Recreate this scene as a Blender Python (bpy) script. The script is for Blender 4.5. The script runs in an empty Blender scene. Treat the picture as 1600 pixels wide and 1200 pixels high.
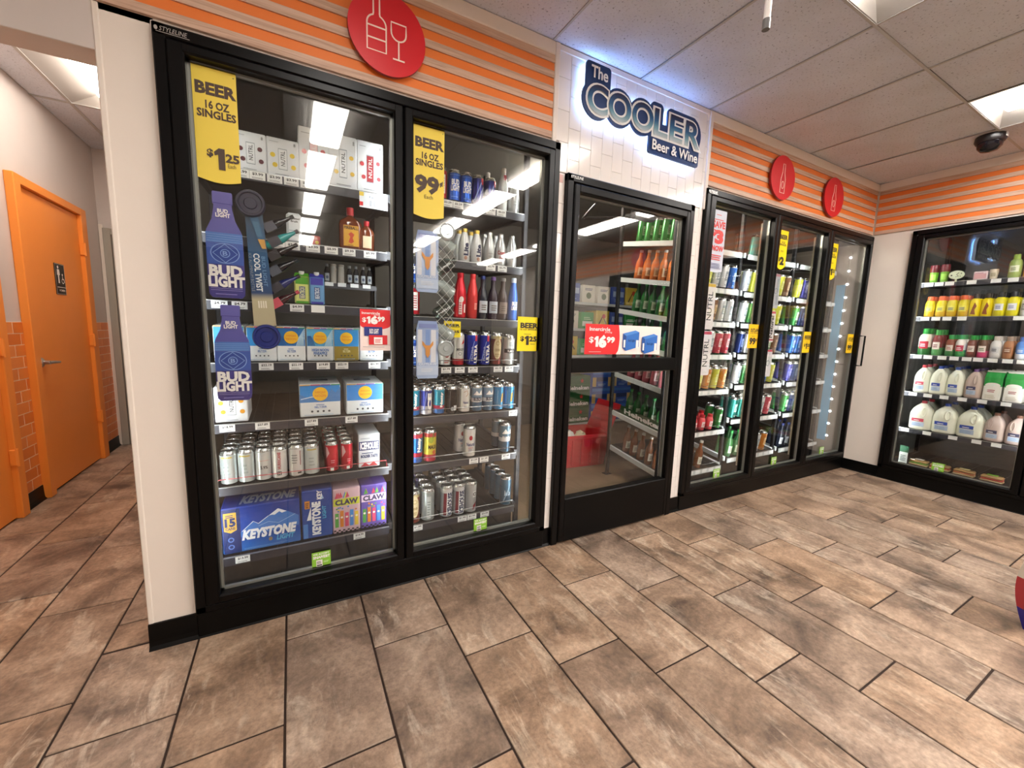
import bpy, bmesh, math, random
from mathutils import Vector, Matrix
from mathutils.geometry import tessellate_polygon
random.seed(7)
PI = math.pi
scene = bpy.context.scene
COL = scene.collection

# ------------------------------------------------------------------ camera
cam_d = bpy.data.cameras.new('camera'); cam = bpy.data.objects.new('camera', cam_d); COL.objects.link(cam)
cam_d.sensor_width = 36.0; cam_d.lens = 36.0 * 634.68 / 1600.0; cam_d.clip_start = .02; cam_d.clip_end = 60
YAW, PIT, ROL = -0.499466, 0.130839, 0.031845
_f = Vector((-math.sin(YAW) * math.cos(PIT), math.cos(YAW) * math.cos(PIT), -math.sin(PIT)))
_r = Vector((math.cos(YAW), math.sin(YAW), 0)); _u = _r.cross(_f)
_R = math.cos(ROL) * _r + math.sin(ROL) * _u; _U = -math.sin(ROL) * _r + math.cos(ROL) * _u
cam.matrix_world = Matrix(((_R.x, _U.x, -_f.x, -0.0292), (_R.y, _U.y, -_f.y, -1.8907), (_R.z, _U.z, -_f.z, 1.2575), (0, 0, 0, 1)))
scene.camera = cam

# ------------------------------------------------------------------ world and exposure
w = bpy.data.worlds.new('world'); scene.world = w; w.use_nodes = True
w.node_tree.nodes['Background'].inputs[0].default_value = (.9, .95, 1, 1)
w.node_tree.nodes['Background'].inputs[1].default_value = 0.05
scene.view_settings.view_transform = 'Standard'; scene.view_settings.look = 'None'
scene.view_settings.gamma = 1.0; scene.view_settings.use_curve_mapping = False
scene.view_settings.exposure = 0.76
try:
    scene.cycles.use_denoising = True
    scene.cycles.max_bounces = 10; scene.cycles.transparent_max_bounces = 24; scene.cycles.glossy_bounces = 4
    scene.cycles.caustics_reflective = False; scene.cycles.caustics_refractive = False
    scene.cycles.sample_clamp_indirect = 40.0
except Exception:
    pass
LAMP, LED, SIGN_GLOW = 16.5, 27.0, 14.0      # strengths: ceiling lenses, cooler strips, halo sign

# ------------------------------------------------------------------ materials
def lin(h):
    h = h.lstrip('#'); o = []
    for i in (0, 2, 4):
        c = int(h[i:i + 2], 16) / 255.0
        o.append(c / 12.92 if c <= .04045 else ((c + .055) / 1.055) ** 2.4)
    return (*o, 1.0)
_M = {}
def M(h, rough=.5, metal=0., emit=0., spec=.5, alpha=1., noise=0.):
    k = (h, rough, metal, emit, spec, alpha, noise)
    if k in _M: return _M[k]
    m = bpy.data.materials.new('surface_' + h.lstrip('#')); m.use_nodes = True
    n = m.node_tree.nodes; l = m.node_tree.links; b = n['Principled BSDF']
    b.inputs['Base Color'].default_value = lin(h); b.inputs['Roughness'].default_value = rough
    b.inputs['Metallic'].default_value = metal; b.inputs['Specular IOR Level'].default_value = spec
    if emit: b.inputs['Emission Color'].default_value = lin(h); b.inputs['Emission Strength'].default_value = emit
    if alpha < 1: b.inputs['Alpha'].default_value = alpha
    if noise:
        t = n.new('ShaderNodeTexCoord'); z = n.new('ShaderNodeTexNoise'); z.inputs['Scale'].default_value = 6; z.inputs['Detail'].default_value = 6
        x = n.new('ShaderNodeMix'); x.data_type = 'RGBA'; c = lin(h)
        x.inputs[6].default_value = (*[v * (1 - noise) for v in c[:3]], 1); x.inputs[7].default_value = (*[min(1, v * (1 + noise)) for v in c[:3]], 1)
        l.new(t.outputs['Object'], z.inputs['Vector']); l.new(z.outputs[0], x.inputs[0]); l.new(x.outputs[2], b.inputs['Base Color'])
    _M[k] = m; return m

def nodes_mat(name):
    m = bpy.data.materials.new(name); m.use_nodes = True
    nt = m.node_tree; return m, nt.nodes, nt.links, nt.nodes['Principled BSDF']
def ramp(n, stops):
    r = n.new('ShaderNodeValToRGB'); e = r.color_ramp.elements
    while len(e) < len(stops): e.new(.5)
    for i, (p, c) in enumerate(stops): e[i].position = p; e[i].color = lin(c)
    return r
def mixc(n, l, fac, a, b, mode='MIX'):
    x = n.new('ShaderNodeMix'); x.data_type = 'RGBA'; x.blend_type = mode
    for i, v in ((0, fac), (6, a), (7, b)):
        if hasattr(v, 'is_linked') or hasattr(v, 'links'): l.new(v, x.inputs[i])
        elif i == 0: x.inputs[0].default_value = v
        else: x.inputs[i].default_value = lin(v)
    return x.outputs[2]
def noise(n, l, vec, scale, detail=6, rough=.6, dist=0.):
    z = n.new('ShaderNodeTexNoise'); z.inputs['Scale'].default_value = scale; z.inputs['Detail'].default_value = detail
    z.inputs['Roughness'].default_value = rough; z.inputs['Distortion'].default_value = dist
    l.new(vec, z.inputs['Vector']); return z.outputs[0]
def mapping(n, l, vec, sc=(1, 1, 1), rot=(0, 0, 0)):
    p = n.new('ShaderNodeMapping'); p.inputs['Scale'].default_value = sc; p.inputs['Rotation'].default_value = rot
    l.new(vec, p.inputs['Vector']); return p.outputs[0]

def slate_mat(name, per_object=True):
    m, n, l, b = nodes_mat(name)
    t = n.new('ShaderNodeTexCoord'); oi = n.new('ShaderNodeObjectInfo')
    v = n.new('ShaderNodeVectorMath'); v.operation = 'MULTIPLY_ADD'
    v.inputs[1].default_value = (1, 1, 1)
    cmb = n.new('ShaderNodeCombineXYZ')
    for i, k in enumerate((37., 91., 13.)):
        mm = n.new('ShaderNodeMath'); mm.operation = 'MULTIPLY'; mm.inputs[1].default_value = k
        l.new(oi.outputs['Random'], mm.inputs[0]); l.new(mm.outputs[0], cmb.inputs[i])
    l.new(t.outputs['Object'], v.inputs[0]); l.new(cmb.outputs[0], v.inputs[2]); vec = v.outputs[0]
    st = mapping(n, l, vec, (5.5, 1.6, 1), (0, 0, .25))
    big = noise(n, l, vec, 4.2, 6, .62, .5)
    r1 = ramp(n, [(.30, '#5f4c3e'), (.43, '#8d735e'), (.56, '#b3957c'), (.72, '#ccb096')]); l.new(big, r1.inputs[0])
    s = noise(n, l, st, 3.0, 9, .68, .9); rs = ramp(n, [(.50, '#000000'), (.61, '#ffffff')]); l.new(s, rs.inputs[0])
    msk = noise(n, l, vec, 2.6, 3, .5); rm = ramp(n, [(.42, '#101010'), (.60, '#c8c8c8')]); l.new(msk, rm.inputs[0])
    f = n.new('ShaderNodeMath'); f.operation = 'MULTIPLY'; l.new(rs.outputs[0], f.inputs[0]); l.new(rm.outputs[0], f.inputs[1])
    c = mixc(n, l, f.outputs[0], r1.outputs[0], '#e2cdb5')
    fine = noise(n, l, vec, 60, 6, .7); rf = ramp(n, [(.32, '#6c6c6c'), (.66, '#ffffff')]); l.new(fine, rf.inputs[0])
    c = mixc(n, l, .5, c, rf.outputs[0], 'MULTIPLY')
    hs = n.new('ShaderNodeHueSaturation'); mr = n.new('ShaderNodeMapRange'); mr.inputs[3].default_value = .9; mr.inputs[4].default_value = 1.1
    l.new(oi.outputs['Random'], mr.inputs[0]); l.new(mr.outputs[0], hs.inputs['Value'])
    m2 = n.new('ShaderNodeMath'); m2.operation = 'MULTIPLY'; m2.inputs[1].default_value = 7.3; l.new(oi.outputs['Random'], m2.inputs[0])
    m3 = n.new('ShaderNodeMath'); m3.operation = 'FRACT'; l.new(m2.outputs[0], m3.inputs[0])
    mr2 = n.new('ShaderNodeMapRange'); mr2.inputs[3].default_value = .85; mr2.inputs[4].default_value = 1.05; l.new(m3.outputs[0], mr2.inputs[0]); l.new(mr2.outputs[0], hs.inputs['Saturation'])
    l.new(c, hs.inputs['Color']); l.new(hs.outputs[0], b.inputs['Base Color'])
    rr = n.new('ShaderNodeMapRange'); rr.inputs[3].default_value = .34; rr.inputs[4].default_value = .6; l.new(s, rr.inputs[0]); l.new(rr.outputs[0], b.inputs['Roughness'])
    bp = n.new('ShaderNodeBump'); bp.inputs['Strength'].default_value = .5; bp.inputs['Distance'].default_value = .004; l.new(s, bp.inputs['Height']); l.new(bp.outputs[0], b.inputs['Normal'])
    return m
SLATE = slate_mat('slate_tile')

def wood_mat(sc=(1.2, 18, 30)):
    m, n, l, b = nodes_mat('pale_wood')
    t = n.new('ShaderNodeTexCoord'); v = mapping(n, l, t.outputs['Object'], sc)
    g = noise(n, l, v, 2.4, 8, .65, .6); r = ramp(n, [(.28, '#a98670'), (.5, '#cfae97'), (.72, '#e0c5b0')]); l.new(g, r.inputs[0]); l.new(r.outputs[0], b.inputs['Base Color'])
    b.inputs['Roughness'].default_value = .55; return m
WOOD = wood_mat(); WOOD_SIDE = wood_mat((18, 1.2, 30))
def ceil_mat():
    m, n, l, b = nodes_mat('speckled_ceiling_board')
    t = n.new('ShaderNodeTexCoord'); a = noise(n, l, t.outputs['Object'], 85, 3, .6)
    r = ramp(n, [(.30, '#888d96'), (.40, '#d6dbe6'), (1, '#dce1ea')]); l.new(a, r.inputs[0])
    z = noise(n, l, t.outputs['Object'], 3, 4); r2 = ramp(n, [(.3, '#e6e0da'), (.7, '#ffffff')]); l.new(z, r2.inputs[0])
    l.new(mixc(n, l, .6, r.outputs[0], r2.outputs[0], 'MULTIPLY'), b.inputs['Base Color']); b.inputs['Roughness'].default_value = .9
    bp = n.new('ShaderNodeBump'); bp.inputs['Strength'].default_value = .5; bp.inputs['Distance'].default_value = .003; l.new(a, bp.inputs['Height']); l.new(bp.outputs[0], b.inputs['Normal'])
    return m
CEIL = ceil_mat()
def plaster(h, name, rough=.6, sc=40, bump=.08):
    m, n, l, b = nodes_mat(name); t = n.new('ShaderNodeTexCoord')
    z = noise(n, l, t.outputs['Object'], 2.5, 5); c = lin(h)
    r = ramp(n, [(.3, h), (.7, h)]); r.color_ramp.elements[0].color = (*[x * .95 for x in c[:3]], 1); l.new(z, r.inputs[0]); l.new(r.outputs[0], b.inputs['Base Color'])
    b.inputs['Roughness'].default_value = rough
    f = noise(n, l, t.outputs['Object'], sc, 3); bp = n.new('ShaderNodeBump'); bp.inputs['Strength'].default_value = bump; bp.inputs['Distance'].default_value = .002; l.new(f, bp.inputs['Height']); l.new(bp.outputs[0], b.inputs['Normal'])
    return m
WHITE_WALL = plaster('#ebe1d6', 'white_wall_panel', .45)
HALL_WALL = plaster('#cfc6c0', 'hall_paint', .6)
ORANGE_DOOR = plaster('#f5953c', 'orange_door_paint', .38, 90, .12)
COOLER_WALL = plaster('#4a4945', 'cooler_stucco_metal', .4, 120, .5)
CONCRETE = plaster('#77634b', 'cooler_concrete', .5, 20, .2)
def tile_orange():
    m, n, l, b = nodes_mat('orange_glazed_tile'); oi = n.new('ShaderNodeObjectInfo')
    r = ramp(n, [(0, '#d9762f'), (1, '#e88c44')]); l.new(oi.outputs['Random'], r.inputs[0]); l.new(r.outputs[0], b.inputs['Base Color']); b.inputs['Roughness'].default_value = .3
    return m
TILE_ORANGE = tile_orange()
TILE_WHITE = plaster('#ece6e0', 'white_glazed_tile', .13, 8, .05)
def glass_mat(name='door_glass', base=.052, tint=(.985, .99, .985, 1)):
    m = bpy.data.materials.new(name); m.use_nodes = True; n = m.node_tree.nodes; l = m.node_tree.links
    n.remove(n['Principled BSDF']); out = n['Material Output']
    lw = n.new('ShaderNodeLayerWeight'); lw.inputs[0].default_value = .5
    p = n.new('ShaderNodeMath'); p.operation = 'POWER'; p.inputs[1].default_value = 4.5; l.new(lw.outputs['Facing'], p.inputs[0])
    q = n.new('ShaderNodeMath'); q.operation = 'MULTIPLY_ADD'; q.inputs[1].default_value = 1 - base; q.inputs[2].default_value = base; l.new(p.outputs[0], q.inputs[0])
    tr = n.new('ShaderNodeBsdfTransparent'); tr.inputs[0].default_value = tint
    gl = n.new('ShaderNodeBsdfGlossy'); gl.inputs['Roughness'].default_value = .005
    mx = n.new('ShaderNodeMixShader'); l.new(q.outputs[0], mx.inputs[0]); l.new(tr.outputs[0], mx.inputs[1]); l.new(gl.outputs[0], mx.inputs[2]); l.new(mx.outputs[0], out.inputs[0])
    return m
GLASS = glass_mat(); CLEAR = glass_mat('clear_plastic', .07, (.9, .93, .92, 1))
def tinted(h, name, base=.08):
    return glass_mat(name, base, lin(h))
def grad_mat(name, stops, z0, z1, rough=.4, metal=0.):
    m, n, l, b = nodes_mat(name); t = n.new('ShaderNodeTexCoord'); s = n.new('ShaderNodeSeparateXYZ'); l.new(t.outputs['Object'], s.inputs[0])
    mr = n.new('ShaderNodeMapRange'); mr.inputs[1].default_value = z0; mr.inputs[2].default_value = z1; l.new(s.outputs[2], mr.inputs[0])
    r = ramp(n, stops); l.new(mr.outputs[0], r.inputs[0]); l.new(r.outputs[0], b.inputs['Base Color']); b.inputs['Roughness'].default_value = rough; b.inputs['Metallic'].default_value = metal
    return m
BLACK = M('#030303', .36, 0, 0, .18); BLACKMET = M('#040303', .33, 0, 0, .2); DARK = M('#1d1d1f', .5); RAIL = M('#33343c', .4); SILVER = M('#c9cbca', .28, .9); ALU = M('#b9bcbb', .35, .8)
PAPER = M('#eeeeec', .6); INK = M('#2d2926', .6); YEL = M('#e9cf4c', .5); YELB = M('#fbe316', .5); BROWN = M('#4b3b31', .6); RED = M('#e02a2c', .5); WHITE = M('#f4f1ee', .5); NAVY = M('#173a76', .4)
TROFFER = M('#9d9892', .6); GRID = M('#b4b2b0', .5)

# ------------------------------------------------------------------ mesh helpers
class MB:
    def __init__(s): s.v = []; s.f = []; s.mi = []; s.mats = []
    def m(s, mat):
        if mat not in s.mats: s.mats.append(mat)
        return s.mats.index(mat)
    def add(s, vs, fs, mat):
        o = len(s.v); s.v += [tuple(v) for v in vs]; i = s.m(mat)
        for f in fs: s.f.append(tuple(o + k for k in f)); s.mi.append(i)
        return s
    def box(s, x0, x1, y0, y1, z0, z1, mat, bev=0.):
        if bev:
            b = min(bev, abs(x1 - x0) * .45, abs(y1 - y0) * .45, abs(z1 - z0) * .45)
            bm = bmesh.new(); bmesh.ops.create_cube(bm, size=1)
            for v in bm.verts: v.co = ((x0 + x1) / 2 + v.co.x * (x1 - x0), (y0 + y1) / 2 + v.co.y * (y1 - y0), (z0 + z1) / 2 + v.co.z * (z1 - z0))
            bmesh.ops.bevel(bm, geom=bm.edges[:], offset=b, segments=1, affect='EDGES', profile=.5)
            bm.verts.index_update()
            s.add([v.co[:] for v in bm.verts], [[v.index for v in f.verts] for f in bm.faces], mat); bm.free(); return s
        vs = [(x, y, z) for x in (x0, x1) for y in (y0, y1) for z in (z0, z1)]
        return s.add(vs, [(0, 1, 3, 2), (4, 6, 7, 5), (0, 4, 5, 1), (2, 3, 7, 6), (0, 2, 6, 4), (1, 5, 7, 3)], mat)
    def tube(s, pts, r, mat, n=8, closed=False):
        pts = [Vector(p) for p in pts]; rs = r if isinstance(r, (list, tuple)) else [r] * len(pts); rings = []
        up = None
        for i, p in enumerate(pts):
            a = pts[i - 1] if (i > 0 or closed) else p; b = pts[(i + 1) % len(pts)] if (i < len(pts) - 1 or closed) else p
            d = (b - a).normalized()
            if up is None:
                up = Vector((0, 0, 1)) if abs(d.z) < .9 else Vector((1, 0, 0))
            x = d.cross(up).normalized(); y = x.cross(d).normalized(); up = y
            rings.append([p + x * rs[i] * math.cos(2 * PI * k / n) + y * rs[i] * math.sin(2 * PI * k / n) for k in range(n)])
        vs = [v for rr in rings for v in rr]; fs = []
        m = len(rings)
        for i in range(m if closed else m - 1):
            for k in range(n):
                a = i * n; b = ((i + 1) % m) * n; fs.append((a + k, a + (k + 1) % n, b + (k + 1) % n, b + k))
        if not closed: fs += [tuple(range(n))[::-1], tuple((m - 1) * n + k for k in range(n))]
        return s.add(vs, fs, mat)
    def lathe(s, prof, mats, n=20, sy=1., p=2., cx=0, cy=0):
        # prof [(r,z)], mats: one material or one per segment; p>2 makes a rounded square, sy squashes depth
        def pt(r, z, k):
            a = 2 * PI * k / n; c, d = math.cos(a), math.sin(a)
            if p != 2.: q = (abs(c) ** p + abs(d) ** p) ** (-1. / p); c *= q; d *= q
            return (cx + r * c, cy + r * d * sy, z)
        for i in range(len(prof) - 1):
            (r0, z0), (r1, z1) = prof[i], prof[i + 1]; mt = mats[i] if isinstance(mats, (list, tuple)) else mats
            s.add([pt(r0, z0, k) for k in range(n)] + [pt(r1, z1, k) for k in range(n)], [(k, (k + 1) % n, n + (k + 1) % n, n + k) for k in range(n)], mt)
        mt0 = mats[0] if isinstance(mats, (list, tuple)) else mats; mt1 = mats[-1] if isinstance(mats, (list, tuple)) else mats
        if prof[0][0] > 1e-5: s.add([pt(*prof[0], k) for k in range(n)], [tuple(range(n))[::-1]], mt0)
        if prof[-1][0] > 1e-5: s.add([pt(*prof[-1], k) for k in range(n)], [tuple(range(n))], mt1)
        return s
    def prism(s, pts, y0, y1, mat, side=None):     # outline in x,z extruded along y
        n = len(pts); tri = tessellate_polygon([[Vector((a, b, 0)) for a, b in pts]])
        s.add([(a, y0, b) for a, b in pts], [t for t in tri], mat); s.add([(a, y1, b) for a, b in pts], [t[::-1] for t in tri], mat)
        vs = [(a, y0, b) for a, b in pts] + [(a, y1, b) for a, b in pts]
        return s.add(vs, [(k, (k + 1) % n, n + (k + 1) % n, n + k) for k in range(n)], side or mat)
    def mesh(s, name, smooth=False):
        me = bpy.data.meshes.new(name); me.from_pydata(s.v, [], s.f)
        for m in s.mats: me.materials.append(m)
        me.polygons.foreach_set('material_index', s.mi)
        bm = bmesh.new(); bm.from_mesh(me)
        if smooth: bmesh.ops.remove_doubles(bm, verts=bm.verts[:], dist=1e-5)
        bmesh.ops.recalc_face_normals(bm, faces=bm.faces[:]); bm.to_mesh(me); bm.free()
        if smooth:
            me.polygons.foreach_set('use_smooth', [True] * len(me.polygons))
            try: me.set_sharp_from_angle(angle=math.radians(38))
            except Exception: pass
        me.update(); return me
    def build(s, name, parent=None, smooth=False, loc=None, rz=0, rx=0):
        return link(name, s.mesh(name, smooth), parent, loc, rz, rx)
def link(name, me, parent=None, loc=None, rz=0, rx=0):
    o = bpy.data.objects.new(name, me); COL.objects.link(o)
    if parent: o.parent = parent
    if loc: o.location = loc
    if rz or rx: o.rotation_euler = (rx, 0, rz)
    return o
def tag(o, label, cat, group=None):
    o['label'] = label; o['category'] = cat
    if group: o['group'] = group
    return o
def struct(o): o['kind'] = 'structure'; return o
def thing(name, label=None, cat=None, loc=(0, 0, 0), rz=0, group=None, rx=0):
    o = bpy.data.objects.new(name, None); COL.objects.link(o); o.empty_display_size = .05; o.location = loc; o.rotation_euler = (rx, 0, rz)
    if label: tag(o, label, cat, group)
    return o
def copy_tree(o, parent=None, skip=()):
    c = o.copy(); COL.objects.link(c); c.parent = parent
    for ch in list(o.children):
        if ch.name.split('.')[0] in skip: continue
        copy_tree(ch, c, skip)
    return c

# ------------------------------------------------------------------ flat print: lettering and shapes on a face (x right, z up) or wrapped on a can
_T = {}
def glyphs(sx, bold=0., res=2):
    k = (sx, bold, res)
    if k not in _T:
        c = bpy.data.curves.new('t', 'FONT'); c.body = sx; c.offset = bold; c.resolution_u = res; c.fill_mode = 'FRONT'
        o = bpy.data.objects.new('t', c); m = o.to_mesh()
        _T[k] = ([(v.co.x, v.co.y) for v in m.vertices], [tuple(p.vertices) for p in m.polygons])
        o.to_mesh_clear(); bpy.data.objects.remove(o); bpy.data.curves.remove(c)
    return _T[k]
class Art:
    def __init__(s, lift=.0004): s.items = []; s.lift = lift
    def tri(s, vs, fs, mat): s.items.append((vs, fs, mat)); return s
    def rect(s, x0, z0, x1, z1, mat, n=1):
        vs = []; fs = []
        for i in range(n + 1):
            x = x0 + (x1 - x0) * i / n; vs += [(x, z0), (x, z1)]
        for i in range(n): fs.append((2 * i, 2 * i + 2, 2 * i + 3, 2 * i + 1))
        return s.tri(vs, fs, mat)
    def poly(s, pts, mat): return s.tri(pts, [tuple(t) for t in tessellate_polygon([[Vector((a, b, 0)) for a, b in pts]])], mat)
    def disc(s, cx, cz, rx, rz, mat, n=20, hole=0.):
        vs = []; fs = []; R = 3
        for j in range(R + 1):
            q = hole + (1 - hole) * j / R; vs += [(cx + rx * q * math.cos(2 * PI * k / n), cz + rz * q * math.sin(2 * PI * k / n)) for k in range(n)]
        for j in range(R):
            for k in range(n): a = j * n; b = a + n; fs.append((a + k, a + (k + 1) % n, b + (k + 1) % n, b + k))
        return s.tri(vs, fs, mat)
    def line(s, pts, wd, mat, closed=False):
        m = len(pts); L = []; Rr = []
        for i in range(m):
            a = Vector(pts[i - 1] if (i or closed) else pts[i]); b = Vector(pts[(i + 1) % m] if (i < m - 1 or closed) else pts[i]); d = (b - a).normalized()
            nn = Vector((-d.y, d.x)) * wd / 2; p = Vector(pts[i]); L.append(tuple(p + nn)); Rr.append(tuple(p - nn))
        return s.tri(L + Rr, [(i, (i + 1) % m, m + (i + 1) % m, m + i) for i in range(m if closed else m - 1)], mat)
    def text(s, t, x0, z0, x1, z1, mat, bold=.02, shear=0., rot=0, res=2):
        if t == '1':
            w_, h_ = x1 - x0, z1 - z0
            return s.poly([(x0 + w_ * .38, z0), (x1, z0), (x1, z1), (x0 + w_ * .45, z1), (x0, z0 + h_ * .80), (x0 + w_ * .06, z0 + h_ * .64), (x0 + w_ * .38, z0 + h_ * .70)], mat)
        if t == '16':
            w_ = x1 - x0; s.text('1', x0, z0, x0 + w_ * .36, z1, mat); return s.text('6', x0 + w_ * .46, z0, x1, z1, mat, bold, shear, rot, res)
        b0, _ = glyphs(t, 0., res); vs, fs = glyphs(t, bold, res)
        if not b0: return s
        ax, bx = min(v[0] for v in b0), max(v[0] for v in b0); az, bz = min(v[1] for v in b0), max(v[1] for v in b0)
        out = []
        for x, z in vs:
            u = (x - ax) / (bx - ax); q = (z - az) / (bz - az)
            if rot == 0: out.append((x0 + u * (x1 - x0) + shear * q * (z1 - z0), z0 + q * (z1 - z0)))
            elif rot == 90: out.append((x1 - q * (x1 - x0), z0 + u * (z1 - z0)))      # reads upwards
            else: out.append((x0 + q * (x1 - x0), z1 - u * (z1 - z0)))               # reads downwards
        return s.tri(out, fs, mat)
    def lines(s, x0, z0, x1, z1, n, mat, fill=.45):
        h = (z1 - z0) / n
        for i in range(n):
            xx = x1 - (x1 - x0) * random.uniform(0, .25); s.rect(x0, z0 + i * h, xx, z0 + i * h + h * fill, mat)
        return s
    def build(s, name, parent, y=0., R=None, xf=None, cz=None, loc=None):
        todo = [(i, it) for i, it in enumerate(s.items)]
        if R: return s._build(name, parent, y, R, xf, loc, todo)
        # words and marks that stand apart become parts of their own
        bb = [(min(v[0] for v in it[0]), min(v[1] for v in it[0]), max(v[0] for v in it[0]), max(v[1] for v in it[0])) for _, it in todo]
        grp = list(range(len(todo)))
        for p in range(len(todo)):
            for q in range(p):
                A, B = bb[p], bb[q]; gp = math.hypot(max(0, A[0] - B[2], B[0] - A[2]), max(0, A[1] - B[3], B[1] - A[3]))
                if gp <= .008:
                    a_, b_ = grp[p], grp[q]; grp = [b_ if x == a_ else x for x in grp]
        o = None
        for k in dict.fromkeys(grp): o2 = s._build(name, parent, y, R, xf, loc, [t for t, gk in zip(todo, grp) if gk == k]); o = o or o2
        return o
    def _build(s, name, parent, y, R, xf, loc, todo):
        mb = MB()
        for i, (vs, fs, mat) in todo:
            e = s.lift * (i + 1)
            if R:
                bm = bmesh.new(); bv = [bm.verts.new((a, b, 0)) for a, b in vs]
                for f in fs:
                    try: bm.faces.new([bv[k] for k in f])
                    except Exception: pass
                lo, hi = min(v[0] for v in vs), max(v[0] for v in vs); st = R * .22; x = math.ceil(lo / st) * st
                while x < hi:
                    bmesh.ops.bisect_plane(bm, geom=bm.verts[:] + bm.edges[:] + bm.faces[:], plane_co=(x, 0, 0), plane_no=(1, 0, 0)); x += st
                bm.verts.index_update()
                v3 = []
                for v in bm.verts:
                    a = v.co.x / R; rr = R + e + .0005; v3.append((math.sin(a) * rr, -math.cos(a) * rr + y, v.co.y))
                mb.add(v3, [[v.index for v in f.verts] for f in bm.faces], mat); bm.free()
            else:
                mb.add([(a, y - e, b) for a, b in vs], fs, mat)
        me = bpy.data.meshes.new(name); me.from_pydata(mb.v, [], mb.f)
        for m in mb.mats: me.materials.append(m)
        me.polygons.foreach_set('material_index', mb.mi); me.update()
        if xf:
            for v in me.vertices: v.co = xf(v.co)
        o = link(name, me, parent, loc); return o

# ================================================================== STRUCTURE
H = 2.692; XR = 4.796; XL = -1.578; YB = -8.2; CH = 2.785; YE = 3.447
GROUT = M('#2c1b10', .8)
floor = struct(MB().box(XL - .1, XR + .05, YB - .1, .1, -.06, -.004, GROUT).box(XL - .1, -.5, .1, YE + .1, -.06, -.004, GROUT).build('floor'))
TW, TL, TX0, TY0 = .305, .586, -.0879, -.178
g = .0075
def tile_mesh(wd, ln):
    return MB().box(-wd / 2, wd / 2, -ln / 2, ln / 2, -.008, 0, SLATE, .0018).mesh('tile')
_full = tile_mesh(TW - g, TL - g); far_tiles = MB()
for k in range(-5, 16):
    x0 = max(TX0 + k * TW, XL); x1 = min(TX0 + (k + 1) * TW, XR)
    if x1 - x0 < .02: continue
    base = TY0 - k * TL / 3
    j0 = math.floor((YB - base) / TL)
    for j in range(j0, j0 + 24):
        y0 = max(base + j * TL, YB); y1 = base + (j + 1) * TL
        parts = []
        if x1 < -.49: parts.append((x0, x1, y0, min(y1, YE)))
        else:
            parts.append((x0, x1, y0, min(y1, .04)))
            if x0 < -.53 and y1 > .04: parts.append((x0, -.5, max(y0, .04 + g), min(y1, YE)))
        for a, b, c, d in parts:
            if d - c < .03 or b - a < .02: continue
            if d < -4.6:
                far_tiles.box(a + g / 2, b - g / 2, c + g / 2, d - g / 2, -.008, 0, SLATE); continue
            full = abs(b - a - TW) < 1e-4 and abs(d - c - TL) < 1e-4
            link('tile', _full if full else tile_mesh(b - a - g, d - c - g), floor, ((a + b) / 2, (c + d) / 2, 0))

far_tiles.build('far_tiles', floor)['kind'] = 'stuff'
# --- cooler wall (behind everything on the long side)
wall_back = MB()
for a in [(-.54, -.395, 0, 2.243), (-.54, 1.231, 2.224, H), (-.395, 1.231, 0, .108), (1.231, 1.279, 0, H), (1.231, 2.398, 2.092, H), (2.288, 2.398, 0, H), (2.398, 4.776, 2.224, H), (2.398, 4.776, 0, .108), (4.776, 4.80, 0, H)]:
    wall_back.box(a[0], a[1], 0, .1, a[2], a[3], WHITE_WALL)
wall_back = struct(wall_back.build('wall_back'))
# white corner bead on the free end of the wall
MB().box(-.545, -.528, -.004, .1, .1, 2.243, WHITE_WALL, .003).build('corner_trim', wall_back)
MB().box(-.402, -.393, -.005, 0, .108, 2.236, WHITE_WALL, .002).build('corner_trim', wall_back)
# glazed white tiles, upright, around the walk-in door and behind the sign
tw, th = .0762, .1524
_wt = MB().box(-tw / 2 + .0006, tw / 2 - .0006, -.008, 0, -th / 2 + .0006, th / 2 - .0006, TILE_WHITE, .0012).mesh('tile')
col = 0; x = 1.212
while x < 2.38:
    x1 = min(x + tw, 2.382); z = .108 - (th / 2 if col % 2 else 0)
    while z < H:
        a, b = max(z, .108), min(z + th, H); xa, xb = x, x1
        blocked = False
        if a < 2.092:
            if b > 2.092 and xb > 1.279 and xa < 2.288: a2 = 2.092; pieces = [(xa, xb, a2, b)]
            else: pieces = [(xa, xb, a, b)]
            out = []
            for p in pieces:
                if p[3] <= 2.0921:
                    if p[1] <= 1.279 or p[0] >= 2.288: out.append((max(p[0], 1.231), p[1], p[2], p[3]) if p[2] < 2.224 else p)
                    elif p[0] < 1.279: out.append((max(p[0], 1.231), 1.279, p[2], p[3]))
                    elif p[1] > 2.288: out.append((2.288, p[1], p[2], p[3]))
                else: out.append((max(p[0], 1.231) if p[2] < 2.224 else p[0], p[1], p[2], p[3]))
            pieces = out
        else: pieces = [(xa if a >= 2.224 else max(xa, 1.231), xb, a, b)]
        for (pa, pb, pc, pd) in pieces:
            if pb - pa < .012 or pd - pc < .012: continue
            if abs(pb - pa - tw) < 1e-4 and abs(pd - pc - th) < 1e-4: me = _wt
            else: me = MB().box(-(pb - pa) / 2 + .0006, (pb - pa) / 2 - .0006, -.008, 0, -(pd - pc) / 2 + .0006, (pd - pc) / 2 - .0006, TILE_WHITE, .0012).mesh('tile')
            link('tile', me, wall_back, ((pa + pb) / 2, 0, (pc + pd) / 2))
        z += th
    x = x1; col += 1
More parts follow.
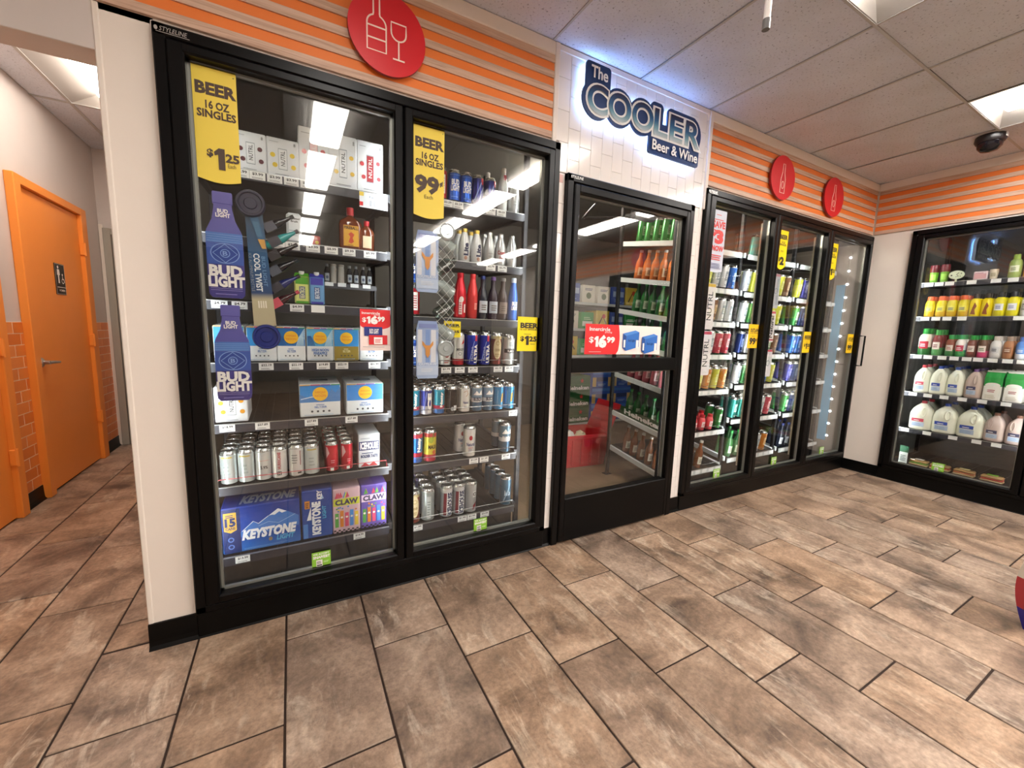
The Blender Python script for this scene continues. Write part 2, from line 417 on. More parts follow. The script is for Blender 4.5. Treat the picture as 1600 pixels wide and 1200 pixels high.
# orange and wood lapped boards, groove above each orange strip
idw = lambda u, v, z: (u, v, z)
ORANGE = plaster('#ee8138', 'orange_board', .5, 30, .05)
def boards(parent, u0, u1, xf):
    P = (2.63 - 2.243) / 5.5; z = 2.243
    zz = [(z, z + P * .45, 'w')]; z += P * .45
    for i in range(5):
        zz.append((z, z + P * .53, 'o')); z += P * .53
        zz.append((z, z + P * .47 if i < 4 else 2.63, 'w')); z += P * .47
    for a, b, c in zz:
        mt = (WOOD if xf is idw else WOOD_SIDE) if c == 'w' else ORANGE
        t0, t1 = (.0125, .0105) if c == 'w' else (.0100, .0065)       # proud at its foot, recessed at its head
        vs = [(u0, 0, a + .0006), (u1, 0, a + .0006), (u1, -t0, a + .0006), (u0, -t0, a + .0006), (u0, 0, b), (u1, 0, b), (u1, -t1, b), (u0, -t1, b)]
        mb = MB().add([xf(*v) for v in vs], [(0, 1, 2, 3), (4, 7, 6, 5), (3, 2, 6, 7), (0, 4, 5, 1), (0, 3, 7, 4), (1, 5, 6, 2)], mt)
        mb.build('board', parent)
rgt = lambda u, v, z: (XR + v, -u, z)          # along the right-hand wall: u runs towards the viewer, v into the wall
boards(wall_back, -.54, 1.183, idw); boards(wall_back, 2.41, XR - .02, idw)
for i, (a, b) in enumerate([(-.54, 1.183), (2.41, XR)]):
    struct(MB().box(a, b, -.016, 0, 2.63, H, WHITE_WALL, .004).build('trim_%d' % (i + 1)))
for i, (a, b) in enumerate([(1.183, 1.212), (2.382, 2.411)]):
    struct(MB().box(a, b, -.016, 0, 2.22 if i == 0 else 2.09, H, WHITE_WALL, .003).build('trim_%d' % (i + 3)))
struct(MB().box(1.212, 2.382, -.012, 0, H - .03, H, WHITE_WALL, .003).build('trim_5'))
def cove(mb, u0, u1, xf, h=.102):
    pr = [(0, 0), (-.022, 0), (-.020, .004), (-.013, .014), (-.011, .03), (-.009, h), (0, h)]
    n = len(pr); mb.add([xf(u0, a, b) for a, b in pr] + [xf(u1, a, b) for a, b in pr], [(k, (k + 1) % n, n + (k + 1) % n, n + k) for k in range(n)] + [tuple(range(n)), tuple(range(2 * n - 1, n - 1, -1))], BLACK)
mb = MB(); cove(mb, -.545, 1.279, idw); cove(mb, 2.288, XR, idw); struct(mb.build('baseboard_back'))
# --- right-hand wall with the dairy case
wr = MB()
for u0, u1, z0, z1 in [(-.1, .30, 0, H), (.30, 3.55, 2.224, H), (.30, 3.55, 0, .108), (3.55, -YB + .1, 0, H)]:
    vs = [rgt(u, v, z) for u in (u0, u1) for v in (0, .1) for z in (z0, z1)]
    wr.add(vs, [(0, 1, 3, 2), (4, 6, 7, 5), (0, 4, 5, 1), (2, 3, 7, 6), (0, 2, 6, 4), (1, 5, 7, 3)], WHITE_WALL)
wall_right = struct(wr.build('wall_right'))
boards(wall_right, .02, 5.0, rgt)
mb = MB(); vs = [rgt(u, v, z) for u in (0, 5.0) for v in (-.016, 0) for z in (2.63, H)]
struct(mb.add(vs, [(0, 1, 3, 2), (4, 6, 7, 5), (0, 4, 5, 1), (2, 3, 7, 6), (0, 2, 6, 4), (1, 5, 7, 3)], WHITE_WALL).build('trim_6'))
mb = MB(); cove(mb, 0, 5.4, rgt); struct(mb.build('baseboard_right'))
# --- rest of the shop shell
struct(MB().box(XL - .1, XL, YB, YE + .1, 0, 2.9, HALL_WALL).build('wall_left'))
struct(MB().box(XL - .1, XR + .1, YB - .1, YB, 0, H, plaster('#5e4f42', 'back_of_shop', .7)).build('wall_front'))
struct(MB().box(XL, -.54, 0, .12, 2.1, 2.9, HALL_WALL, .002).build('wall_header'))
struct(MB().box(-.54, -.46, .1, YE + .1, 0, 2.9, HALL_WALL).build('wall_hall_right'))
struct(MB().box(XL, -.46, YE, YE + .1, 0, 2.9, HALL_WALL).build('wall_hall_end'))
# --- ceiling
ceiling = struct(MB().box(XL - .1, XR + .1, YB - .1, .1, H + .12, H + .16, M('#6b655f', .9)).build('ceiling'))
gx = [1.17 + .6 * k for k in range(-5, 7)]; gx = [XL] + [v for v in gx if XL + .02 < v < XR - .03] + [XR]
gy = [0, -.85, -2.07, -3.29, -4.51, -5.73, -6.95, YB]
troffers = []
for i in range(len(gx) - 1):
    for j in range(len(gy) - 1):
        xa, xb, ya, yb = gx[i], gx[i + 1], gy[j + 1], gy[j]
        if 1 <= j <= 5 and any(abs(xa - q) < .01 for q in (-.03, 1.77, 3.57)): troffers.append((xa, xb, ya, yb)); continue
        sag = random.uniform(-.004, .003)
        MB().box(-(xb - xa) / 2 + .006, (xb - xa) / 2 - .006, -(yb - ya) / 2 + .006, (yb - ya) / 2 - .006, 0, .012, CEIL).build('ceiling_tile', ceiling, loc=((xa + xb) / 2, (ya + yb) / 2, H + .004 + sag))
for v in gx[1:-1]: MB().box(v - .006, v + .006, YB, 0, H - .002, H + .002, GRID).build('grid_bar', ceiling)
for v in gy[1:-1]: MB().box(XL, XR, v - .006, v + .006, H - .0025, H + .002, GRID).build('grid_bar', ceiling)
hall_ceiling = struct(MB().box(XL, -.46, .12, YE, CH + .12, CH + .15, M('#6b655f', .9)).build('ceiling_hall'))
hx = [XL, -1.37, -.765, -.54]; hy = [.12, 1.22, 2.44, YE]
for i in range(3):
    for j in range(3):
        if i == 1 and j in (0, 1): continue
        MB().box(hx[i] + .006, hx[i + 1] - .006, hy[j] + .006, hy[j + 1] - .006, CH + .003, CH + .015, CEIL).build('ceiling_tile', hall_ceiling)
for v in hx[1:3]: MB().box(v - .011, v + .011, .12, YE, CH - .002, CH + .003, GRID).build('grid_bar', hall_ceiling)
for v in hy[1:3]: MB().box(XL, -.54, v - .011, v + .011, CH - .0025, CH + .003, GRID).build('grid_bar', hall_ceiling)

# --- ceiling lights: white pan, bright lens
LENS = M('#fffaf4', .4, 0, LAMP); LENS_HALL = M('#fff4e8', .4, 0, LAMP * .72); LENS_A = M('#fffaf3', .4, 0, LAMP * .8); LENS_C = M('#fffaf5', .4, 0, LAMP * 1.45)
def troffer(label, z, x0, x1, y0, y1):
    t = thing('ceiling_light', label, 'ceiling light', ((x0 + x1) / 2, (y0 + y1) / 2, z), group=None)
    a, b = (x1 - x0) / 2, (y1 - y0) / 2; q, r, d = a - .16, b - .05, .075
    vs = [(-a, -b, 0), (a, -b, 0), (a, b, 0), (-a, b, 0), (-a + .01, -b + .01, 0), (a - .01, -b + .01, 0), (a - .01, b - .01, 0), (-a + .01, b - .01, 0), (-q, -r, d), (q, -r, d), (q, r, d), (-q, r, d)]
    MB().add(vs, [(0, 1, 5, 4), (1, 2, 6, 5), (2, 3, 7, 6), (3, 0, 4, 7), (4, 5, 9, 8), (5, 6, 10, 9), (6, 7, 11, 10), (7, 4, 8, 11), (8, 9, 10, 11)], TROFFER).build('reflector_pan', t)
    MB().box(-.11, .11, -b + .07, b - .07, .022, .06, LENS_HALL if z > 2.75 else LENS_A if x0 < .5 else LENS_C if x0 > 3 else LENS, .012).build('lens', t)
    return t
rows = {-.03: 'in the row nearest the hall', 1.77: 'in the middle row over the shop floor', 3.57: 'in the row nearest the dairy case'}
pos = {-.85: 'first', -2.07: 'second', -3.29: 'third', -4.51: 'fourth', -5.73: 'fifth'}
for (xa, xb, ya, yb) in troffers:
    rk = min(rows, key=lambda q: abs(q - xa)); pk = min(pos, key=lambda q: abs(q - yb))
    troffer('recessed ceiling light, %s from the cooler wall %s' % (pos[pk], rows[rk]), H, xa, xb, ya, yb)
troffer('recessed ceiling light over the restroom door', CH, -1.37, -.765, 1.22, 2.44); troffer('added unseen ceiling light behind the hall header, brightening the restroom door', CH, -1.37, -.765, .12, 1.22)  # second hall light is added out of view to brighten door and floor

# --- inside of the walk-in cooler
struct(MB().box(-.46, 6.0, 2.75, 2.85, 0, 2.62, COOLER_WALL).build('wall_cooler_back'))
struct(MB().box(-.47, -.45, .1, 2.75, 0, 2.62, COOLER_WALL).build('wall_cooler_left'))
struct(MB().box(5.9, 6.0, YB, 2.75, 0, 2.62, COOLER_WALL).build('wall_cooler_right'))
struct(MB().box(4.9, 5.9, -3.75, -3.7, 0, 2.62, COOLER_WALL).build('wall_cooler_end'))
struct(MB().box(-.47, 5.95, .1, 2.8, 2.55, 2.6, COOLER_WALL).box(4.9, 5.95, -3.7, .1, 2.55, 2.6, COOLER_WALL).build('ceiling_cooler'))
struct(MB().box(-.47, 5.95, .1, 2.8, -.06, 0, CONCRETE).box(4.9, 5.95, -3.7, .1, -.06, 0, CONCRETE).build('floor_cooler'))

# ================================================================== HALL
KX = XL
dado_l = [(1.735, 2.002), (3.047, YE)]
wl = bpy.data.objects['wall_left']
_ot = {}
TILE_GROUT = M('#f6e2cc', .8)
for a, b in dado_l:
    MB().box(KX, KX + .004, a, b, .1, 1.212, TILE_GROUT).build('tile_backing', wl)
    for r in range(15):
        z0 = .1 + r * .0742; y = 1.735 - (.076 if r % 2 else 0)
        while y < b:
            c, d = max(y, a), min(y + .152, b)
            if d - c > .012:
                MB().box(KX + .004, KX + .0062, c + .0045, d - .0045, z0 + .003, z0 + .0712, TILE_ORANGE, .0006).build('tile', wl)
            y += .152
mb = MB(); kxf = lambda u, v, z: (KX - v, u, z)
cove(mb, 1.735, 2.0, kxf, .1); cove(mb, 3.05, YE, kxf, .1); struct(mb.build('baseboard_hall'))
def hall_door(n, f0, f1, i0, i1, lab, handle=True, ztop=2.155):
    d = struct(thing('door_%d' % n, loc=(KX, (f0 + f1) / 2, 0))); c = (f0 + f1) / 2
    MB().box(0, .045, f0 - c, i0 - c, 0, ztop, ORANGE_DOOR, .004).box(0, .045, i1 - c, f1 - c, 0, ztop, ORANGE_DOOR, .004).box(0, .044, i0 - c - .002, i1 - c + .002, 2.096, ztop - .001, ORANGE_DOOR, .003).build('door_frame', d)
    MB().box(0, .018, i0 - c + .003, i1 - c - .003, .012, 2.093, ORANGE_DOOR, .002).build('door_leaf', d)
    if handle:
        h = thing('door_handle', loc=(.018, 2.125 - c, .935)); h.parent = d
        mb = MB(); 
        mb.lathe([(.034, 0), (.034, .008), (.026, .016), (.014, .02), (.014, .05)], SILVER, 16)
        rot = [(z, x, y) for x, y, z in mb.v]; mb.v = rot
        mb.build('rose', h, True)
        MB().tube([(.045, 0, 0), (.055, .03, 0), (.055, .07, -.002), (.052, .125, -.006)], [.011, .011, .010, .008], SILVER).build('lever', h, True)
    for z in (.39, 1.06, 1.82):
        MB().box(.018, .05, i1 - c - .012, i1 - c + .012, z - .05, z + .05, ORANGE_DOOR, .004).tube([(.05, i1 - c, z - .055), (.05, i1 - c, z + .055)], .008, ORANGE_DOOR).build('hinge', d)
    return d, c
d2, c2 = hall_door(2, 2.0, 3.047, 2.076, 2.946, 'orange')
s = thing('restroom_sign', loc=(.019, 2.535 - c2, 1.535)); s.parent = d2; s.rotation_euler = (0, 0, PI / 2)
MB().box(-.075, .075, -.004, 0, -.115, .115, M('#1c1714', .4), .003).build('plate', s)
a = Art(); W2 = M('#efe9e2', .5)
a.line([(-.07, -.11), (.07, -.11), (.07, .11), (-.07, .11)], .003, W2, True)
a.disc(-.028, .088, .011, .011, W2, 12).poly([(-.045, .072), (-.011, .072), (-.005, .03), (-.018, .03), (-.018, -.03), (-.038, -.03), (-.038, .03), (-.05, .03)], W2)
a.disc(.03, .035, .008, .008, W2, 10).line([(.028, .024), (.03, 0), (.046, 0), (.052, -.02)], .008, W2).disc(.03, -.012, .02, .02, W2, 16, .75)
a.rect(-.07, -.062, .07, -.059, W2).text('WOMEN', -.042, -.092, .042, -.076, W2, .01)
a.build('lettering', s, -.004)
hall_door(4, .60, 1.735, .68, 1.66, 'orange', handle=False)
d3 = struct(thing('door_3', loc=(-1.0, YE, 0))); GREYD = M('#a8a397', .45)
MB().box(-.575, -.545, -.02, 0, 0, 2.12, WHITE_WALL, .003).box(-.545, -.49, -.035, 0, 0, 2.09, GREYD, .004).box(-.49, .45, -.034, 0, 2.03, 2.089, GREYD, .003).build('door_frame', d3)
MB().box(-.488, .45, -.018, 0, .01, 2.028, M('#97928a', .45), .003).box(-.40, .40, -.024, -.017, .2, 1.85, GREYD, .004).build('door_leaf', d3)

# ================================================================== COOLER FRAMES AND DOORS
class Wall:                # along-wall u, depth v, height z
    def __init__(s, right): s.right = right
    def loc(s, u, v, z): return (XR + v, -u, z) if s.right else (u, v, z)
    rz = property(lambda s: -PI / 2 if s.right else 0)
LONG, SIDE = Wall(False), Wall(True)
LEDM = M('#f4faff', .4, 0, LED); GASKET = M('#8f9088', .3, .5); HOUSING = M('#cfc6a8', .45)
def cooler(wl_, name_label, u0, u1, doors, names, logo, ztop=2.224, zbot=.108, handles=()):
    f = thing('cooler_case_frame', name_label, 'cooler frame', wl_.loc(u0, 0, 0), wl_.rz)
    w_ = u1 - u0; y0 = -.030
    MB().box(0, .036, y0, .07, zbot, ztop, BLACKMET, .004).build('jamb', f); MB().box(w_ - .036, w_, y0, .07, zbot, ztop, BLACKMET, .004).build('jamb', f)
    MB().box(0, w_, y0, .07, ztop - .04, ztop, BLACKMET, .004).build('head', f); MB().box(0, w_, y0, .07, zbot, zbot + .03, BLACKMET, .004).build('sill', f)
    MB().box(0, w_, -.018, .05, .0, zbot, BLACK, .003).build('kick_plate', f)
    for i in range(len(doors) - 1):
        m = (doors[i][1] + doors[i + 1][0]) / 2 - u0; MB().box(m - .022, m + .022, .02, .075, zbot, ztop - .03, BLACK).build('mullion', f)
    if logo:
        a = Art(); LG = M('#c9c6c2', .3, .5); a.text('STYLELINE', .02, ztop - .026, .092, ztop - .012, LG, .0, .2).line([(.012, ztop - .03), (.1, ztop - .03)], .0016, LG).disc(.012, ztop - .02, .005, .007, LG, 12)
        a.build('lettering', f, y0 - .0005)
    # white light strips on the inner posts
    xs = [0.018] + [(doors[i][1] + doors[i + 1][0]) / 2 - u0 for i in range(len(doors) - 1)] + [w_ - .018]
    for m in xs:
        MB().box(m - .015, m + .015, .0755, .078, .20, 2.14, HOUSING).box(m - .0155, m - .0125, .0755, .092, .20, 2.14, HOUSING).box(m + .0125, m + .0155, .0755, .092, .20, 2.14, HOUSING).build('light_housing', f)
        MB().box(m - .012, m + .012, .0782, .083, .22, 2.12, LEDM).build('light_strip', f)
    for i, (a, b) in enumerate(doors):
        lo = (doors[i - 1][1] + a) / 2 + .002 if i else u0 + .034; hi = (b + doors[i + 1][0]) / 2 - .002 if i < len(doors) - 1 else u1 - .034
        d = thing('cooler_door', names[i], 'cooler door', wl_.loc(lo, 0, 0), wl_.rz); W_ = hi - lo; ga, gb = a - lo, b - lo; gz0, gz1 = .172, 2.148
        B = BLACKMET
        MB().box(0, ga, -.036, .018, .138, ztop - .042, B, .006).build('stile', d); MB().box(gb, W_, -.036, .018, .138, ztop - .042, B, .006).build('stile', d)
        MB().box(ga - .01, gb + .01, -.036, .018, gz1, ztop - .042, B, .006).build('rail', d); MB().box(ga - .01, gb + .01, -.036, .018, .138, gz0, B, .006).build('rail', d)
        q = .009
        MB().box(ga, ga + q, .004, .02, gz0, gz1, GASKET).box(gb - q, gb, .004, .02, gz0, gz1, GASKET).box(ga, gb, .004, .02, gz1 - q, gz1, GASKET).box(ga, gb, .004, .02, gz0, gz0 + q, GASKET).build('glazing_bead', d)
        MB().box(ga + .001, gb - .001, .012, .017, gz0 + .001, gz1 - .001, GLASS).build('glass_pane', d)
        side = handles[i] if i < len(handles) else None
        if side:
            hx_ = (W_ - .02) if side == 'r' else .02
            MB().tube([(hx_, -.03, 1.31), (hx_, -.085, 1.31), (hx_, -.085, 1.03), (hx_, -.03, 1.03)], .0075, BLACK).build('handle', d)
    return f
fA = cooler(LONG, 'black two-door cooler frame nearest the hall, with a maker name in its corner', -.395, 1.231, [(-.312, .382), (.465, 1.158)],
       ['glass cooler door nearest the hall with hanging purple bottle signs', 'glass cooler door beside the walk-in door with two pale blue can signs'], True)
fB = cooler(LONG, 'black three-door cooler frame running to the corner of the shop', 2.398, 4.776, [(2.487, 3.181), (3.265, 3.958), (4.052, 4.73)],
       ['glass cooler door right after the walk-in door with a SAVE $3 banner', 'middle glass door of the three-door cooler with a $2 sign', 'glass cooler door in the corner of the shop with a black pull handle'], True, handles=(None, None, 'r'))
fC = cooler(SIDE, 'black dairy case frame on the right-hand wall', .30, 3.55, [(.385, 1.10), (1.19, 1.89), (1.98, 2.68), (2.77, 3.46)],
       ['glass dairy door nearest the shop corner with milk jugs behind', 'glass dairy door second from the shop corner', 'glass dairy door third from the shop corner', 'glass dairy door farthest from the shop corner'], False)
# walk-in door
W = struct(thing('door_1', loc=(1.279, 0, 0)))
wd = 2.288 - 1.279
MB().box(0, .045, -.034, .06, 0, 2.092, BLACKMET, .006).box(wd - .045, wd, -.034, .06, 0, 2.092, BLACKMET, .006).box(0, wd, -.034, .06, 2.047, 2.092, BLACKMET, .006).build('door_frame', W)
ga, gb = 1.364 - 1.279, 2.208 - 1.279
lf = thing('door_leaf'); lf.parent = W
MB().box(.047, ga, -.04, .02, .012, 2.044, BLACKMET, .006).build('stile', lf); MB().box(gb, wd - .047, -.04, .02, .012, 2.044, BLACKMET, .006).build('stile', lf)
for z0, z1 in ((.012, .28), (1.03, 1.112), (2.003, 2.044)): MB().box(ga - .005, gb + .005, -.04, .02, z0, z1, BLACK, .005).build('rail', lf)
for z0, z1 in ((.28, 1.03), (1.112, 2.003)):
    MB().box(ga, gb, .006, .012, z0, z1, GLASS).build('glass_pane', lf)
    q = .007; MB().box(ga, ga + q, -.004, .016, z0, z1, GASKET).box(gb - q, gb, -.004, .016, z0, z1, GASKET).box(ga, gb, -.004, .016, z1 - q, z1, GASKET).build('glazing_bead', lf)
a = Art(); LG = M('#c9c6c2', .3, .5); a.text('STYLELINE', .02, 2.067, .1, 2.081, LG, .0, .2).build('lettering', W, -.0345)
MB().tube([(.25, .03, 1.99), (.33, .25, 1.97)], .008, DARK).tube([(.33, .25, 1.97), (.62, .12, 1.99)], .008, DARK).box(.55, .72, .02, .07, 1.96, 2.01, DARK, .005).build('door_closer', W)

# ================================================================== WALL SIGNS
def disc_sign(label, x, z, R, art, wl_=LONG):
    t = thing('round_sign', label, 'sign', wl_.loc(x, -.022, z), wl_.rz)
    mb = MB(); n = 48; pts = [(R * math.cos(2 * PI * k / n), R * math.sin(2 * PI * k / n)) for k in range(n)]
    mb.prism(pts, -.014, 0, M('#d81f2a', .35), M('#8e1218', .4)); mb.build('disc', t)
    MB().box(-.03, .03, 0, .004, -.03, .03, DARK).build('standoff', t)
    a = Art(); art(a, M('#fbe3d4', .5)); a.build('pictogram', t, -.014)
    return t
def arc(cx, cz, rx, rz, a0, a1, n=10): return [(cx + rx * math.cos(a0 + (a1 - a0) * k / n), cz + rz * math.sin(a0 + (a1 - a0) * k / n)) for k in range(n + 1)]
def wine(a, c):
    w = .006
    a.line([(-.082, -.075), (-.082, .02)] + arc(-.045, .02, .037, .035, PI, PI * .62, 6) + [(-.057, .06), (-.057, .115), (-.033, .115), (-.033, .06)] + arc(-.045, .02, .037, .035, PI * .38, 0, 6) + [(-.008, -.075)], w, c, True)
    for z in (.012, -.032): a.line([(-.082, z), (-.008, z)], w, c)
    a.line([(.012, .05)] + [(.012, .02)] + arc(.042, .015, .03, .03, PI, 2 * PI, 10) + [(.072, .05)], w, c, True)
    a.line([(.042, -.015), (.042, -.085)], w, c).line([(.018, -.085), (.066, -.085)], w, c)
def beer(a, c):
    w = .0055
    a.line([(-.028, -.105), (-.028, -.01), (-.014, .035), (-.012, .095), (.012, .095), (.014, .035), (.028, -.01), (.028, -.105)], w, c, True)
    a.line(arc(0, -.05, .015, .025, 0, 2 * PI, 14)[:-1], w * .8, c, True)
disc_sign('large red round sign with a wine bottle and glass above the two-door cooler', .36, 2.431, .154, wine)
disc_sign('red round beer bottle sign nearer the lit cooler sign', 3.207, 2.437, .153, beer)
disc_sign('red round beer bottle sign nearer the shop corner', 3.957, 2.431, .153, beer)
disc_sign('red round sign over the second dairy door', 1.75, 2.431, .153, beer, SIDE)
disc_sign('red round sign over the farthest dairy doors', 2.9, 2.431, .153, beer, SIDE)

# lit sign: navy face on a white glowing body
sg = thing('lit_cooler_sign', 'halo-lit navy sign with white outlined letters above the walk-in door', 'sign', (1.79, 0, 2.46))
def rrect(x0, z0, x1, z1, r, n=5):
    p = []
    for cx, cz, a0 in ((x1 - r, z0 + r, -PI / 2), (x1 - r, z1 - r, 0), (x0 + r, z1 - r, PI / 2), (x0 + r, z0 + r, PI)):
        p += [(cx + r * math.cos(a0 + PI / 2 * k / n), cz + r * math.sin(a0 + PI / 2 * k / n)) for k in range(n + 1)]
    return p
ox, oz = 1.79, 2.46
shapes = [rrect(1.344 - ox, 2.50 - oz, 1.508 - ox, 2.640 - oz, .018), rrect(1.808 - ox, 2.297 - oz, 2.238 - ox, 2.45 - oz, .016),
          rrect(1.81 - ox, 2.38 - oz, 1.912 - ox, 2.573 - oz, .03), rrect(1.81 - ox, 2.38 - oz, 2.2 - ox, 2.47 - oz, .02), rrect(1.945 - ox, 2.38 - oz, 2.2 - ox, 2.571 - oz, .03)]
for cx, rx in ((1.424, .098), (1.578, .1), (1.749, .1)):
    shapes.append([(cx - ox + rx * math.cos(2 * PI * k / 32), 2.4675 - oz + .097 * math.sin(2 * PI * k / 32)) for k in range(32)])
shapes.append([(2.16 - ox + .086 * math.cos(2 * PI * k / 32), 2.47 - oz + .1 * math.sin(2 * PI * k / 32)) for k in range(32)])
GLOW = M('#74b2ff', .4, 0, SIGN_GLOW)
body = MB(); face = MB(); halo = MB()
for i, p in enumerate(shapes):
    face.prism(p, -.060 + i * .00005, -.050, M('#16386f', .35)); body.prism(p, -.0499, -.02, M('#dbeaff', .4, 0, 1.0))
    c = (sum(q[0] for q in p) / len(p), sum(q[1] for q in p) / len(p)); halo.prism([(c[0] + (q[0] - c[0]) * .9, c[1] + (q[1] - c[1]) * .9) for q in p], -.0199, -.010, GLOW)
face.build('face_plate', sg); body.build('white_body', sg); halo.build('halo_light', sg)
GRADC = grad_mat('cooler_letter_fade', [(0, '#b9c6cc'), (.25, '#6d9db0'), (.55, '#1d5a8c'), (1, '#140d3c')], 2.40 - oz, 2.535 - oz)
a = Art(.0006); LW = M('#f5f7f8', .4)
lets = [('C', 1.362, 1.490), ('O', 1.503, 1.655), ('O', 1.673, 1.826), ('L', 1.842, 1.945), ('E', 1.970, 2.070), ('R', 2.100, 2.222)]
for t_, x0, x1 in lets: a.text(t_, x0 - ox, 2.400 - oz, x1 - ox, 2.535 - oz, LW, .075, res=6)
for t_, x0, x1 in lets: a.text(t_, x0 - ox, 2.400 - oz, x1 - ox, 2.535 - oz, GRADC, .02, res=6)
a.text('The', 1.372 - ox, 2.563 - oz, 1.480 - ox, 2.618 - oz, LW, .022, res=5)
a.text('Beer & Wine', 1.832 - ox, 2.318 - oz, 2.216 - ox, 2.371 - oz, LW, .02, res=5)
a.build('lettering', sg, -.0605)

# ================================================================== SIGNS ON THE GLASS (thin card, behind or on the pane)
GV = .004
def card(name, label, u0, u1, z0, z1, mat, art, wl_=LONG, cat='sign', v=GV, round_foot=0., group=None, tilt=0.):
    w_, h_ = u1 - u0, z1 - z0
    t = thing(name, label, cat, wl_.loc((u0 + u1) / 2, v, z0), wl_.rz, group)
    pts = [(-w_ / 2, h_), (-w_ / 2, round_foot)] + ([(-w_ / 2 + w_ * k / 8, round_foot * (1 - math.sin(PI * k / 8))) for k in range(1, 8)] if round_foot else []) + [(w_ / 2, round_foot), (w_ / 2, h_)]
    MB().prism(pts, 0, .0022, mat).build('card', t)
    if art: a = Art(); art(a, w_, h_); a.build('lettering', t, 0)
    if tilt: t.rotation_euler = (0, tilt, wl_.rz)
    return t
def beer_big(price, cents, cent_sign, sub=True):
    def f(a, w, h):
        q = w / 2
        a.text('BEER', -q * .84, h * .765, q * .9, h * .86, BROWN, .05)
        a.text('16 OZ', -q * .45, h * .645, q * .6, h * .71, BROWN, .035).text('SINGLES', -q * .84, h * .565, q * .9, h * .63, BROWN, .035)
        if cent_sign:
            a.text(price, -q * .84, h * .285, q * .6, h * .455, BROWN, .05).text('¢', q * .72, h * .37, q * .9, h * .43, BROWN, .04).text('Each', -q * .3, h * .215, q * .25, h * .255, BROWN, .0)
        else:
            a.text('$', -q * .5, h * .22, -q * .25, h * .29, BROWN, .04).text(price, -q * .2, h * .12, q * .3, h * .31, BROWN, .06).text(cents, q * .35, h * .2, q * .95, h * .27, BROWN, .04).text('Each', q * .42, h * .15, q * .8, h * .185, BROWN, .0)
        a.disc(q * .88, h * .95, .0025, .0025, M('#8a8a4a'), 8)
    return f
card('price_banner', 'yellow BEER 16 OZ SINGLES $1.25 banner in the corner of the hall-side door', -.302, -.172, 1.757, 2.143, YEL, beer_big('1', '25', False), round_foot=.012)
card('price_banner', 'yellow BEER 16 OZ SINGLES 99 cent banner on the door beside the walk-in', .473, .615, 1.752, 2.146, YEL, beer_big('99', '', True), round_foot=.012)
def beer_small(price, cents=None, head='BEER', top=None):
    def f(a, w, h):
        q = w / 2
        a.text(head, -q * .72, h * .68, q * .85, h * .82, INK, .05).text('16 OZ SINGLES', -q * .78, h * .615, q * .85, h * .655, INK, .03).lines(-q * .4, h * .49, q * .4, h * .53, 1, M('#9a8c20'))
        if cents: a.text('$', -q * .72, h * .28, -q * .4, h * .43, INK, .03).text(price, -q * .34, h * .18, q * .06, h * .45, INK, .06).text(cents, q * .12, h * .29, q * .78, h * .43, INK, .04).lines(q * .2, h * .2, q * .7, h * .23, 1, INK)
        else: a.text(price, -q * .7, h * .16, q * .4, h * .42, INK, .05).text('¢', q * .5, h * .28, q * .7, h * .42, INK, .02)
    return f
card('price_sign', 'bright yellow BEER $1.25 card at the right edge of the door beside the walk-in', 1.028, 1.160, 1.150, 1.332, YELB, beer_small('1', '25'))
card('price_sign', 'small yellow BEER $1.25 tag on the bottle shelf beside the net of bottles', .672, .764, 1.212, 1.296, YELB, beer_small('1', '25'), v=.15)
def promo(a, w, h):
    q = w / 2; R2 = M('#e3262b', .5)
    a.rect(-q, h * .62, q, h, R2).disc(0, h * .62, q, h * .1, R2, 20).text('Innercircle', -q * .88, h * .885, q * .3, h * .94, WHITE, .02).text('pricing', -q * .1, h * .85, q * .3, h * .885, WHITE, .01)
    a.text('$', -q * .86, h * .68, -q * .62, h * .8, WHITE, .02).text('16', -q * .58, h * .66, q * .1, h * .83, WHITE, .07).text('99', q * .16, h * .72, q * .6, h * .83, WHITE, .05)
    a.rect(-q * .75, h * .36, q * .45, h * .58, M('#23327d')).text('BUD LIGHT', -q * .4, h * .42, q * .2, h * .53, WHITE, .03).rect(-q * .45, h * .15, q * .78, h * .38, M('#d3222a')).rect(-q * .12, h * .16, q * .45, h * .33, WHITE).lines(-q * .05, h * .2, q * .4, h * .3, 3, RED)
    a.lines(-q * .85, h * .09, q * .85, h * .11, 1, M('#8a8a8a'))
card('promo_sign', 'red and white $16.99 promotion card on the hall-side cooler door', .239, .368, 1.149, 1.330, M('#f4e3dc', .5), promo)
